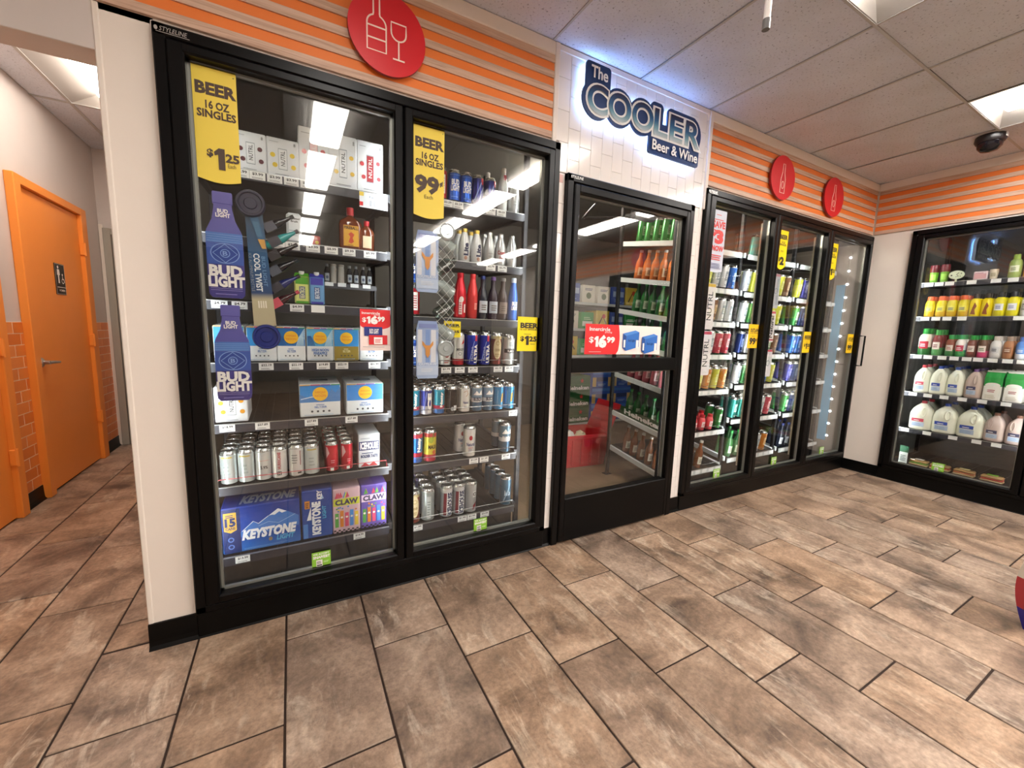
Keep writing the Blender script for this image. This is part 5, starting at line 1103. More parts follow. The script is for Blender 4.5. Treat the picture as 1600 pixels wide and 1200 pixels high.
# clear bottles hanging in a net beside the can signs
nt = thing('net_of_bottles', 'hanging net of clear green-grey plastic bottles beside the can signs', 'display', (.636, .052, 1.15)); GG = tinted('#c3d2cc', 'net_bottle_clear', .16); GG2 = M('#5f7a72', .15)
for k in range(5):
    z = .09 + k * .105; s_ = 1 if k % 2 else -1
    mb = MB(); mb.lathe([(.026, -.05), (.032, -.045), (.032, .02), (.02, .04), (.012, .055), (.012, .065)], GG if k % 2 else M('#a3aeaa', .15), 14)
    ca, sa = math.cos(1.0 * s_), math.sin(1.0 * s_); mb.v = [(x * ca + zz * sa, y, -x * sa + zz * ca + z) for x, y, zz in mb.v]; mb.build('bottle', nt, True)
for z in (.01, .56):
    mb = MB(); mb.lathe([(.04, 0), (.04, .008), (.034, .012), (.03, .008), (.014, .008), (.012, .012), (.0001, .012)], M('#b9c2c2', .2, .4), 24); mb.v = [(x, -zz - .03, y + z) for x, y, zz in mb.v]; mb.build('end_disc', nt, True)
mb = MB()
for s_ in (-1, 1):
    for k in range(-2, 11):
        p = []
        for j in range(7):
            x = -.045 + j * .015; z = k * .045 + (j * .015 if s_ > 0 else (.09 - j * .015)) * 1.1
            if .03 < z < .53: p.append((x, -.038 + .012 * abs(x) / .045, z))
        if len(p) > 1: mb.tube(p, .0009, M('#cfd6d4', .4), 4)
o = mb.build('net', nt)
# dark bottles with neck tags hanging behind the COOL TWIST strip
for k, (x, z, c, cc, ttl) in enumerate([(-.06, 1.655, '#17171c', '#17171c', 'uppermost dark bottle tilted out from behind the navy strip display'), (-.045, 1.60, '#2a9a9a', '#3a3a44', 'teal bottle tilted out from behind the navy strip display'), (-.05, 1.545, '#1a1518', '#2a2528', 'black bottle tilted out below the teal bottle'), (-.05, 1.485, '#14161c', '#20242c', 'black bottle tilted out beside the white words of the strip display'), (-.045, 1.42, '#1f2a6a', '#2a2a34', 'navy bottle tilted out from behind the strip'), (-.05, 1.355, '#3a141c', '#c04a5a', 'dark red bottle tilted out near the foot of the strip')]):
    t = thing('hanging_bottle', ttl, 'bottle', (x, .07, z)); mb = MB(); mb.lathe([(.014, -.07), (.017, -.066), (.017, 0), (.009, .03), (.006, .055)], M(c, .15, 0, 0, .6), 14); ang = 1.0; ca, sa = math.cos(ang), math.sin(ang); R_ = lambda v: (v[0] * ca + v[2] * sa, v[1], -v[0] * sa + v[2] * ca)
    mb.v = [R_(v) for v in mb.v]; mb.build('body', t, True); m2 = MB(); m2.lathe([(.008, .054), (.008, .068), (.0001, .068)], M(cc, .3), 12); m2.v = [R_(v) for v in m2.v]; m2.build('cap', t, True)
    m3 = MB().box(-.0175, .0175, -.0182, -.0178, -.055, -.012, M('#4a4e5a' if k in (0, 3) else cc)); m3.v = [R_(v) for v in m3.v]; m3.build('label', t)

# ================================================================== THREE-DOOR COOLER STOCK
KINDS['minicap'] = lambda: make_bottle('drink_bottle', [(.026, 0), (.029, .004), (.029, .085), (.02, .105), (.014, .11)], M('#e0545c', .3), ([(.02, .106), (.02, .128), (.0001, .128)], M('#b81f28', .4)), lambda a: a.rect(-.02, .03, .02, .075, M('#f0dede'), 4).lines(-.012, .04, .012, .065, 2, M('#c0404a')), .029)
NAMES = {'tall_yl': 'yellow green can', 'tall_gr': 'green can', 'tall_db': 'dark blue can', 'tall_te': 'teal can', 'tall_pk': 'pink can', 'tall_or': 'orange can', 'tall_wh': 'white can', 'tall_br': 'brown can', 'tall_pu': 'purple can', 'tall_bl': 'blue can',
         'gb_green': 'green glass bottle', 'gb_amber': 'amber glass bottle', 'gb_pink': 'pink glass bottle', 'gb_orange': 'orange glass bottle', 'minicap': 'red-capped small bottle', 'gb_dark': 'dark glass bottle'}
NTH = ['leftmost', 'second from left', 'third from left', 'fourth from left', 'fifth from left', 'sixth from left', 'seventh from left']
def stock(u0, zz, tilt, plan, door):
    for i, row in enumerate(plan):
        for c, kd in enumerate(row):
            if not kd: continue
            deep = kd.endswith('*'); kd = kd.rstrip('*'); u = u0 + .052 + c * .098; n = 6 if deep else 2
            for k in range(n):
                v = .245 + k * .085; z = zz[i] + (v - V0) * math.tan(tilt)
                lab = '%s %s, %s shelf, %s' % (NTH[c], NAMES[kd], nth[i], door)
                if k: lab = '%s deep behind %s' % (ORD[k], lab)
                put(kd, lab, 'bottle' if 'bottle' in NAMES[kd] else 'can', G, u, v, z, lite=k > 0 and not deep, tilt=tilt * .9)
stock(2.47, ZB1, TB, [['tall_gr*', '', '', 'tall_yl', 'tall_yl', '', ''], ['gb_orange*', 'tall_yl', 'tall_te', 'tall_yl', 'tall_wh', 'tall_wh', 'tall_bl'], ['gb_green*', 'tall_te', 'tall_db', 'tall_db', 'tall_br', 'tall_wh', 'tall_wh'], ['gb_green*', 'tall_yl', 'tall_te', 'tall_yl', 'tall_wh', 'tall_pk', 'tall_pk'],
      ['gb_pink*', 'tall_yl', 'tall_pk', 'tall_yl', 'tall_or', 'tall_yl', 'tall_or'], ['gb_green*', 'minicap', 'minicap', 'minicap', 'minicap', 'minicap', 'tall_gr'], ['gb_amber*', 'gb_amber', 'gb_amber', '', 'gb_amber', '', '']], 'SAVE $3 door')
stock(3.255, ZB2, TB, [['', '', 'tall_te', 'tall_gr', 'tall_te', '', ''], ['tall_wh', 'tall_yl', 'tall_wh', 'tall_yl', 'tall_yl', 'tall_yl', 'tall_br'], ['tall_wh', 'tall_gr', 'tall_wh', 'tall_yl', 'tall_yl', 'tall_yl', ''], ['tall_db', 'tall_wh', 'tall_gr', 'tall_gr', 'tall_gr', 'tall_br', ''],
      ['tall_wh', 'tall_gr', 'tall_wh', 'tall_wh', 'tall_bl', 'tall_yl', ''], ['tall_te', 'tall_te', 'tall_br', 'tall_wh', 'tall_wh', 'tall_pk', ''], ['gb_green', 'gb_green', '', 'tall_or', 'tall_wh', 'tall_or', '']], 'middle door')
stock(4.04, ZB2, TB, [['', '', '', '', '', '', ''], ['tall_yl', 'tall_pu', 'tall_pu', 'tall_wh', 'tall_bl', '', ''], ['tall_gr', 'tall_db', 'tall_pu', 'tall_yl', 'tall_bl', '', ''], ['tall_bl', 'tall_bl', 'tall_pu', 'tall_te', 'tall_bl', '', ''],
      ['tall_pu', 'tall_db', 'tall_pu', 'tall_bl', 'tall_wh', '', ''], ['tall_gr', 'tall_db', 'tall_gr', 'tall_bl', '', '', ''], ['gb_dark', 'gb_dark', 'gb_dark', '', '', '', '']], 'corner door')
ep = thing('cooler_end_panel', 'grey end panel with painted blue reflection and a string of lights inside the corner door', 'panel', (4.7305, 0, 0)); EPM = M('#a2998f', .35)
MB().box(0, .008, .022, .9, .01, 2.17, EPM).build('panel', ep); MB().box(-.003, 0, .128, .205, .25, 1.80, M('#93cbf0', .3)).build('blue_tint', ep)  # bluish reflection on the panel, put in as a coloured strip
MB().tube([(-.004, .116, .25), (-.004, .116, 2.1)], .0015, M('#d9d9d4', .4), 6).build('wire', ep)
_dot = MB(); _dot.lathe([(.008, 0), (.008, .004), (.0001, .006)], M('#f2f8ff', .4, 0, 14), 10); _dot.v = [(-z, y, x) for x, y, z in _dot.v]; _dot = _dot.mesh('light_dot', True)
for k in range(15): link('light_dot', _dot, ep, (-.003, .116, .303 + k * .125))
# green tray sleeve on the side of the green bottles
def sleeve():
    t = thing('beer_tray', 'green cardboard tray holding the green bottles at the walk-in end', 'tray', (2.522, .205, ZB1[5] + .004)); L = .52
    MB().add([(-.036, y, y * math.tan(TB) + z) for y in (0, L) for z in (0, .07)] + [(-.033, y, y * math.tan(TB) + z) for y in (0, L) for z in (0, .07)], [(0, 1, 3, 2), (4, 6, 7, 5), (0, 4, 5, 1), (2, 3, 7, 6), (0, 2, 6, 4), (1, 5, 7, 3)], M('#1f4a26', .5)).build('side', t)
    a = Art(); a.text('Heineken', -L * .9, .015, -L * .1, .055, WHITE, .04); a.build('lettering', t, 0, xf=lambda c: Vector((-.0366, -c.x, c.z + (-c.x) * math.tan(TB))))
sleeve()
# can-shaped stickers on these doors
def can_sticker(label, u, z0, h, w_, top, art, body='#e9e6e6'):
    t = thing('can_display', label, 'display sign', (u, .022, z0)); q = w_ / 2
    MB().prism([(-q * .85, 0), (q * .85, 0), (q, h * .04), (q, h * .92), (q * .85, h), (-q * .85, h), (-q, h * .92), (-q, h * .04)], -.0035, .0035, M(body, .4)).build('panel', t)
    a = Art(); a.rect(-q * .9, h * .925, q * .9, h * .99, M(top)); art(a, q, h); a.build('lettering', t, -.0035)
can_sticker('upper pale can-shaped sign with a yellow top on the SAVE $3 door', 2.581, 1.31, .32, .115, '#d9b84a', lambda a, q, h: a.text('NUTRL', -q * .35, h * .2, q * .5, h * .82, NI, .01, 0, 90).rect(-q * .8, h * .1, -q * .74, h * .4, M('#b0b0b0')))
can_sticker('lower pale can-shaped sign with a pink top on the SAVE $3 door', 2.583, .98, .317, .12, '#cf4a5a', lambda a, q, h: a.text('NUTRL', -q * .35, h * .2, q * .5, h * .82, NI, .01, 0, 90).rect(-q * .8, h * .1, -q * .74, h * .4, M('#b0b0b0')))
can_sticker('uppermost grey can-shaped sign with a pink top on the middle door', 3.372, 1.5, .268, .098, '#c98a92', lambda a, q, h: a.rect(-q * .8, h * .1, -q * .3, h * .85, M('#f2f2f2')).rect(q * .2, h * .1, q * .7, h * .85, M('#a7adb5')).disc(0, h * .5, q * .5, q * .5, M('#8d939c'), 16, .7), '#c3c7cd')
can_sticker('white can-shaped sign with a red and black script on the middle door', 3.365, 1.23, .246, .094, '#cf3a48', lambda a, q, h: a.text('Natural', -q * .4, h * .15, q * .5, h * .85, INK, .03, 0, 90).rect(-q * .95, h * .05, q * .95, h * .1, M('#b04a58')))
can_sticker('lowest pale can-shaped sign with a red top on the middle door', 3.374, .95, .22, .1, '#cf3a48', lambda a, q, h: a.rect(-q * .6, h * .1, -q * .1, h * .85, M('#f2f2f2')).disc(0, h * .5, q * .5, q * .5, M('#8d939c'), 16, .7), '#d6d3d6')

# ================================================================== DAIRY CASE STOCK
def jug(name, w_, d_, h_, milk, capc, lab, hx=.3):
    def f():
        t = thing(name); r = w_ / 2; sy = d_ / w_; MK = M(milk, .35)
        MB().lathe([(r * .88, 0), (r * .98, .008), (r, .02), (r, h_ * .50), (r * .97, h_ * .58), (r * .80, h_ * .72), (r * .52, h_ * .83), (r * .30, h_ * .89), (r * .27, h_ * .91)], MK, 28, sy, 3.4).build('body', t, True)
        cr = max(.017, r * .24); MB().lathe([(cr, h_ * .90), (cr, h_ * .985), (cr * .9, h_), (.0001, h_)], M(capc, .4), 16).build('cap', t, True)
        n = 14; pts = []
        for k in range(n):
            a_ = 2 * PI * k / n; zz = h_ * (.63 + .15 * math.sin(a_)); rr = r * (1.0 if zz < h_ * .58 else 1.0 - (zz / h_ - .58) * 1.35)
            pts.append((hx * r * 1.1 + r * .2 * math.cos(a_), -rr * sy * 1.0 - .004, zz))
        MB().tube(pts, r * .085, MK, 8, True).build('handle', t, True)
        a = Art(); q = r * .62; x0 = -r * .1
        a.rect(x0 - q * .8, h_ * .12, x0 + q * .9, h_ * .27, M('#b9cbe0')).rect(x0 - q * .85, h_ * .29, x0 + q * .8, h_ * .40, M(lab)).lines(x0 - q * .7, h_ * .14, x0 + q * .6, h_ * .25, 3, M('#8fa5c4')).lines(x0 - q * .5, h_ * .32, x0 + q * .4, h_ * .37, 1, WHITE)
        a.build('label', t, -r * sy * 1.0 - .0012); return t
    return f
MILK = '#eceedd'; CHOC = '#c8b4ab'
KINDS['gal_red'] = jug('milk_jug', .16, .155, .262, MILK, '#c23a48', '#c2485c'); KINDS['gal_blue'] = jug('milk_jug', .16, .155, .262, MILK, '#2a4aa8', '#3a55b0')
KINDS['gal_choc'] = jug('milk_jug', .116, .12, .235, CHOC, '#8a5a48', '#3a3a5a', -.3); KINDS['half_red'] = jug('milk_jug', .108, .105, .25, MILK, '#c23a48', '#c2485c', .25); KINDS['half_blue'] = jug('milk_jug', .108, .105, .25, MILK, '#2a4aa8', '#3a55b0', .25); KINDS['half_choc'] = jug('milk_jug', .104, .105, .245, CHOC, '#6a4a8a', '#4a4a6a', .25)
def gable():
    t = thing('milk_carton'); w_, h_ = .1, .185; q = w_ / 2; GN = M('#2f9a48', .4); CW = M('#ebe9e2', .4)
    MB().box(-q, q, 0, w_, 0, h_ * .62, CW, .003).box(-q, q, 0, w_, h_ * .62, h_, GN, .003).add([(-q, 0, h_), (q, 0, h_), (q, w_, h_), (-q, w_, h_), (-q, w_ * .5 - .002, h_ + .042), (q, w_ * .5 - .002, h_ + .042), (q, w_ * .5 + .002, h_ + .042), (-q, w_ * .5 + .002, h_ + .042)], [(0, 1, 5, 4), (2, 3, 7, 6), (0, 4, 7, 3), (1, 2, 6, 5), (4, 5, 6, 7)], GN).box(-q, q, w_ * .5 - .002, w_ * .5 + .002, h_ + .04, h_ + .056, CW).build('carton', t)
    a = Art(); a.disc(0, h_ * .66, q * .85, h_ * .12, CW, 20).disc(0, h_ * .68, q * .4, h_ * .05, M('#e6f0e6'), 16).lines(-q * .5, h_ * .36, q * .5, h_ * .5, 2, M('#b4525c')).lines(-q * .7, h_ * .08, q * .5, h_ * .26, 4, M('#c9c2b0')); a.build('front_print', t, 0); return t
KINDS['gable'] = gable
def cream(w_, h_, body, capc, lab=None, low=None, cap_r=.55, blob=None):
    def f():
        r = w_ / 2; segs = [(r * .9, 0), (r, .008), (r, h_ * .3), (r, h_ * .62), (r * .82, h_ * .74), (r * cap_r * .95, h_ * .80)]
        B_ = M(body, .35); mats = [M(low or body, .35)] * 2 + [B_] * 3
        def art(a):
            if lab: a.rect(-r * .75, h_ * .24, r * .75, h_ * .52, M(lab[0]), 6).lines(-r * .5, h_ * .32, r * .45, h_ * .46, 2, M(lab[1]))
            if blob: a.poly([(-r * .5, h_ * .1), (r * .4, h_ * .08), (r * .2, h_ * .3), (r * .5, h_ * .45), (r * .1, h_ * .62), (-r * .2, h_ * .4)], M(blob))
        return make_bottle('dairy_bottle', segs, mats, ([(r * cap_r, h_ * .79), (r * cap_r, h_ * .97), (r * cap_r * .9, h_), (.0001, h_)], M(capc, .4)), art, r * 1.0, 20, 1.0, 2.)
    return f
KINDS['c_truA'] = cream(.086, .235, '#e6e2d2', '#2f9a3f', ('#b5283c', '#f0e0e0'), '#2c6a34'); KINDS['c_truB'] = cream(.064, .225, '#7a2a2a', '#2f9a3f', ('#e9e0d8', '#7a2a2a'), '#4f9a55'); KINDS['c_truC'] = cream(.06, .182, '#8a4a3a', '#2f9a4f', ('#d9cfc4', '#a33a3a'), '#3a7a44'); KINDS['c_truD'] = cream(.066, .184, '#e4e2dc', '#2f9a4f', ('#c23a4c', '#f4e4e4'), '#3a9a4a')
KINDS['c_brown'] = cream(.058, .182, '#6a4038', '#1f9a40', ('#d9d2cc', '#5a3a34')); KINDS['c_pink'] = cream(.062, .184, '#6a4a3a', '#1f9a40', ('#e9dfd8', '#5a7a4a'), '#d24a7a'); KINDS['c_white'] = cream(.066, .178, '#dcdad8', '#cfc4ba', ('#c9c9cc', '#2f2f38')); KINDS['c_tan'] = cream(.06, .178, '#a8714c', '#9a8474', ('#8a5a3c', '#e6d6c4')); KINDS['c_blue'] = cream(.066, .176, '#3f7ac8', '#3a6ab8', ('#5a8fd4', '#e6eef8'), '#dfe6ee')
KINDS['y_orange'] = cream(.066, .178, '#dfd22e', '#e0663a', ('#e6dc5a', '#4a6a9a'), '#d9b02a', .7); KINDS['y_choc'] = cream(.066, .186, '#efd918', '#3a302c', None, None, .5, '#8a4a26'); KINDS['y_protein'] = cream(.068, .19, '#e0d626', '#22242e', ('#dfe2ea', '#5a6a9a'), None, .55)
KINDS['w_protein'] = cream(.062, .185, '#d6d6d8', '#3a3a40', ('#8a8a90', '#e6e6e8')); KINDS['avocado'] = cream(.07, .18, '#9fb86a', '#8fae4a', ('#dfe6cf', '#6a8a4a')); KINDS['peach'] = cream(.06, .172, '#e0924a', '#d9823a', ('#f0d6b0', '#a05a2a'))
KINDS['dip_tub'] = lambda: make_bottle('lunch_cup', [(.024, 0), (.028, .09)], M('#7ab83a', .4), ([(.031, .088), (.03, .14), (.027, .15), (.0001, .15)], M('#6a1f28', .35)), lambda a: a.rect(-.018, .02, .018, .07, M('#a5d65a'), 4), .0265, capname='lid')
KINDS['pink_tray'] = lambda: make_box('snack_tray', .08, .06, .07, M('#e6d2d6', .3), lambda a, w, h: a.rect(-.034, .01, .034, .05, M('#d9a5a8')).lines(-.03, .052, .03, .062, 1, M('#b0667a')), chamfer=.006)
KINDS['beige_cup'] = lambda: make_bottle('snack_cup', [(.02, 0), (.025, .06), (.024, .078), (.0001, .08)], M('#d8cdb8', .4), None, lambda a: a.rect(-.014, .02, .014, .05, M('#b0a58a'), 3), .0235)
def sandwich(c1, c2_):
    def f():
        t = thing('wrapped_sandwich'); MB().box(-.065, .065, 0, .075, 0, .018, M('#d9b98a', .6), .008).box(-.062, .062, .004, .072, .018, .03, M(c1, .5), .004).box(-.063, .063, .002, .074, .03, .05, M('#c99a62', .6), .01).build('sandwich', t)
        MB().box(-.072, .072, -.006, .082, -.002, .056, CLEAR, .012).build('wrapper', t); MB().box(-.03, .03, .015, .055, .0565, .0575, M(c2_)).build('label', t); return t
    return f
KINDS['sand_a'] = sandwich('#d97a4a', '#e6d9a0'); KINDS['sand_b'] = sandwich('#cf4a3a', '#8cc63f'); KINDS['sand_c'] = sandwich('#8cb84a', '#e9e4d8')
def PC(kind, label, cat, u, zi, v=.24, n=1, pitch=.1, lite_back=True):
    for k in range(n):
        vv = v + k * pitch; lab = label if not k else ' '.join(('%s back behind the %s' % (ORD[k], label)).split()[:16])
        put(kind, lab, cat, SIDE, u, vv + (.0), ZC[zi] + (vv - V0) * math.tan(TC), lite=k > 0, tilt=TC * .9)
PC('dip_tub', 'left green cup with a dark red lid on the top dairy shelf', 'cup', .401, 0); PC('dip_tub', 'right green cup with a dark red lid on the top dairy shelf', 'cup', .469, 0)
PC('pink_tray', 'small pink snack tray on the top dairy shelf', 'snack', .685, 0, .23); PC('beige_cup', 'beige snack cup beside the pink tray', 'snack', .758, 0); PC('avocado', 'avocado green bottle on the top dairy shelf', 'bottle', .867, 0); PC('peach', 'orange bottle next to the avocado green one', 'bottle', .94, 0); PC('avocado', 'second green bottle at the far end of the top dairy shelf', 'bottle', 1.02, 0)
ov = thing('oval_shelf_sign', 'pale oval sign with a curled mark on the top dairy shelf', 'sign', SIDE.loc(.555, .19, 1.80), -PI / 2); MB().prism([(.048 * math.cos(2 * PI * k / 24), .048 + .036 * math.sin(2 * PI * k / 24)) for k in range(24)], 0, .003, M('#d3ddc2', .5)).build('plate', ov); MB().box(-.006, .006, 0, .003, -.01, .016, M('#d3ddc2')).build('clip', ov)
a = Art(); a.line([(-.006, .03), (.012, .036), (.0, .05), (.012, .066)], .004, INK); a.disc(-.03, .045, .006, .006, INK, 8).disc(.028, .058, .004, .004, INK, 8).disc(.024, .034, .003, .003, INK, 8); a.build('lettering', ov, 0)
for k, (u, kd, lab) in enumerate([(.409, 'y_orange', 'first orange-capped yellow bottle from the corner'), (.482, 'y_orange', 'second orange-capped yellow bottle from the corner'), (.549, 'y_orange', 'third orange-capped yellow bottle from the corner'), (.617, 'y_orange', 'fourth orange-capped yellow bottle from the corner'), (.685, 'y_choc', 'left yellow bottle with a brown figure and dark cap'), (.752, 'y_choc', 'right yellow bottle with a brown figure and dark cap'), (.822, 'y_protein', 'left yellow and white bottle with a black cap'), (.891, 'y_protein', 'right yellow and white bottle with a black cap'), (.962, 'w_protein', 'white bottle with a black cap beside the yellow bottles'), (1.032, 'w_protein', 'white black-capped bottle at the end of the second dairy shelf')]): PC(kd, lab, 'bottle', u, 1, n=3, pitch=.072)
for u, kd, lab in [(.414, 'c_truA', 'large cream bottle with green cap and red label'), (.493, 'c_truB', 'tall brown bottle with green cap'), (.578, 'c_truC', 'short brown bottle with green cap'), (.641, 'c_truD', 'white bottle with green cap and red label'), (.707, 'c_brown', 'dark brown bottle with green cap'), (.770, 'c_pink', 'brown bottle with pink base and green cap'), (.842, 'c_white', 'white creamer bottle with pale cap'), (.909, 'c_tan', 'tan creamer bottle right of the white one'), (.978, 'c_blue', 'blue creamer bottle right of the tan one'), (1.05, 'c_white', 'white creamer bottle at the end of the third dairy shelf')]: PC(kd, lab, 'bottle', u, 2, n=3, pitch=.08, v=.245)
for u, kd, lab in [(.435, 'half_red', 'half-gallon milk jug with a red label'), (.542, 'half_blue', 'left half-gallon milk jug with a blue label'), (.648, 'half_blue', 'right half-gallon milk jug with a blue label'), (.757, 'half_choc', 'half-gallon chocolate milk jug')]: PC(kd, lab, 'milk jug', u, 3, v=.262, n=3, pitch=.118)
PC('gable', 'green-topped milk carton beside the chocolate jug', 'milk carton', .869, 3, v=.212, n=3, pitch=.11); PC('gable', 'green-topped milk carton at the end of the fourth dairy shelf', 'milk carton', .981, 3, v=.212, n=3, pitch=.11)
for u, kd, lab in [(.466, 'gal_red', 'gallon milk jug with a red label'), (.62, 'gal_blue', 'left gallon milk jug with a blue label'), (.776, 'gal_blue', 'right gallon milk jug with a blue label'), (.912, 'gal_choc', 'left large chocolate milk jug'), (1.03, 'gal_choc', 'right large chocolate milk jug at the shelf end')]: PC(kd, lab, 'milk jug', u, 4, v=.285, n=2, pitch=.17)
for u, kd, lab in [(.50, 'sand_c', 'wrapped sandwich nearest the corner on the lowest dairy shelf'), (.64, 'sand_b', 'wrapped sandwich with a green label on the lowest dairy shelf'), (.79, 'sand_a', 'wrapped orange-filled sandwich on the lowest dairy shelf'), (.95, 'sand_b', 'wrapped red-filled sandwich at the end of the lowest dairy shelf')]: PC(kd, lab, 'sandwich', u, 5, v=.225)
hg = thing('hang_tag', 'white hang tag with a green top at the corner end of the lowest dairy shelf', 'tag', SIDE.loc(.405, .19, .145)); hg.rotation_euler = (0, 0, -PI / 2); MB().box(-.03, .03, 0, .002, .0, .1, M('#cfd6d2')).box(-.03, .03, 0, .002, .1, .16, M('#2f6a4a')).build('card', hg); a = Art(); a.lines(-.02, .02, .02, .08, 4, M('#5a6a6a')); a.build('lettering', hg, 0)
# the next dairy doors, seen at the frame edge and mirrored in the glass
cyc = [['avocado', 'peach', 'dip_tub'], ['y_orange', 'w_protein', 'y_choc'], ['c_blue', 'c_white', 'c_truD'], ['half_blue', 'gable', 'half_red'], ['gal_blue', 'gal_red', 'gal_choc']]
DN = {'avocado': 'green bottle', 'peach': 'orange bottle', 'dip_tub': 'green cup', 'y_orange': 'yellow bottle', 'w_protein': 'white bottle', 'y_choc': 'brown-figured yellow bottle', 'c_blue': 'blue bottle', 'c_white': 'white bottle', 'c_truD': 'green-capped bottle', 'half_blue': 'blue-label half-gallon jug', 'gable': 'green-topped carton', 'half_red': 'red-label half-gallon jug', 'gal_blue': 'blue-label gallon jug', 'gal_red': 'red-label gallon jug', 'gal_choc': 'chocolate jug'}
for d_, u0 in ((2, 1.175), (3, 1.965)):
    for i in range(5):
        pw = [.1, .09, .085, .118, .172][i]; n = int(.72 / pw)
        for k in range(n):
            kd = cyc[i][(k // 2) % 3]; u = u0 + pw * (k + .5)
            put(kd, '%s, %s from the corner, %s shelf, %s dairy door' % (DN[kd], ('first', 'second', 'third', 'fourth', 'fifth', 'sixth', 'seventh', 'eighth', 'ninth')[k], nthc[i], ('second', 'third')[d_ - 2]), 'bottle' if 'bottle' in DN[kd] else 'dairy item', SIDE, u, .212 if kd == 'gable' else .285 if i == 4 else .255, ZC[i] + .002, tilt=TC * .9)

# ================================================================== INSIDE THE WALK-IN COOLER
KINDS['star_case'] = lambda: make_box('beer_case', .40, .27, .205, M('#1f5a2a', .5), lambda a, w, h: a.text('Heineken', -w * .44, h * .12, w * .44, h * .36, WHITE, .04).poly([(.06 + .035 * (1 if k % 2 == 0 else .42) * math.sin(2 * PI * k / 10), h * .68 + .035 * (1 if k % 2 == 0 else .42) * math.cos(2 * PI * k / 10)) for k in range(10)], M('#d22a2a')).line([(-w * .48, h * .45), (w * .48, h * .45)], .003, M('#4f9a55')))
KINDS['blue_case'] = lambda: make_box('beer_case', .34, .27, .225, M('#2a56b4', .5), lambda a, w, h: a.rect(-w * .48, h * .05, -w * .3, h * .6, M('#d9b46a')).rect(w * .3, h * .05, w * .48, h * .6, M('#d9b46a')).rect(-w * .28, h * .35, w * .28, h * .6, M('#16346e')).lines(-w * .2, h * .1, w * .2, h * .25, 2, M('#8fb0e0')).rect(-w * .48, h * .78, w * .48, h * .95, M('#3f78cc')))
KINDS['mix_case_y'] = lambda: make_box('beer_case', .22, .25, .24, M('#dcc04a', .5), lambda a, w, h: a.line([(-w * .3, h * .2), (0, h * .7), (w * .3, h * .3)], .02, M('#5a3a20')).disc(.02, h * .7, .03, .03, M('#c9482a'), 14))
KINDS['mix_case_g'] = lambda: make_box('beer_case', .2, .25, .21, M('#2f9a48', .5), lambda a, w, h: a.rect(-w * .4, h * .15, w * .4, h * .45, M('#e6efe0')).lines(-w * .3, h * .55, w * .3, h * .75, 2, M('#bfe3b0')))
KINDS['mix_case_w'] = lambda: make_box('beer_case', .21, .25, .22, M('#e6e2d4', .5), lambda a, w, h: a.disc(0, h * .4, .04, .04, M('#5a6a4a'), 16).lines(-w * .3, h * .7, w * .3, h * .85, 2, M('#3a4a6a')))
KINDS['mix_case_b'] = lambda: make_box('beer_case', .22, .25, .23, M('#3f5ab0', .5), lambda a, w, h: a.rect(-w * .42, h * .45, w * .42, h * .75, M('#a9c0e6')).lines(-w * .3, h * .15, w * .3, h * .35, 2, M('#8fa8dc')))
def rack(label, x0, x1, y0, y1, zs):
    t = thing('storage_rack', label, 'rack', ((x0 + x1) / 2, (y0 + y1) / 2, 0)); a_, b_ = (x1 - x0) / 2, (y1 - y0) / 2
    for sx in (-1, 1):
        for sy in (-1, 1): MB().box(sx * a_ - .015, sx * a_ + .015, sy * b_ - .015, sy * b_ + .015, 0, zs[-1] + .35, ALU).build('post', t)
    for z in zs: MB().box(-a_, a_, -b_, b_, z - .025, z, M('#33343a', .5)).box(-a_, a_, -b_ - .004, -b_, z - .03, z + .002, PALE).build('shelf', t)
rack('tall storage rack against the back of the walk-in cooler', 2.95, 4.35, 2.28, 2.7, [.08, .97, 1.31, 1.64])
for r_ in range(3):
    put('star_case', '%s green beer case with a red star in the walk-in' % ('bottom', 'middle', 'top')[r_], 'beer case', G, 3.24, 2.3, .081 + r_ * .207)
for c_ in range(2):
    for r_ in range(3): put('blue_case', '%s blue beer case in the %s walk-in stack' % (('bottom', 'middle', 'top')[r_], ('left', 'right')[c_]), 'beer case', G, 3.64 + c_ * .36, 2.3, .081 + r_ * .228)
for k, (kd, nm) in enumerate([('mix_case_y', 'yellow'), ('mix_case_g', 'green'), ('mix_case_b', 'blue'), ('mix_case_w', 'white'), ('mix_case_y', 'second yellow')]): put(kd, '%s drink case on the lower upper shelf of the walk-in rack' % nm, 'drink case', G, 3.09 + k * .25, 2.31, .972)
for k, (kd, nm) in enumerate([('mix_case_w', 'white'), ('mix_case_g', 'green'), ('mix_case_y', 'yellow'), ('mix_case_b', 'blue'), ('mix_case_g', 'second green')]): put(kd, '%s drink case on the middle upper shelf of the walk-in rack' % nm, 'drink case', G, 3.09 + k * .25, 2.31, 1.312)
for k, (kd, nm) in enumerate([('mix_case_b', 'blue'), ('mix_case_w', 'white'), ('mix_case_w', 'second white'), ('mix_case_b', 'second blue'), ('mix_case_y', 'yellow')]): put(kd, '%s drink case on the top shelf of the walk-in rack' % nm, 'drink case', G, 3.09 + k * .25, 2.31, 1.642)
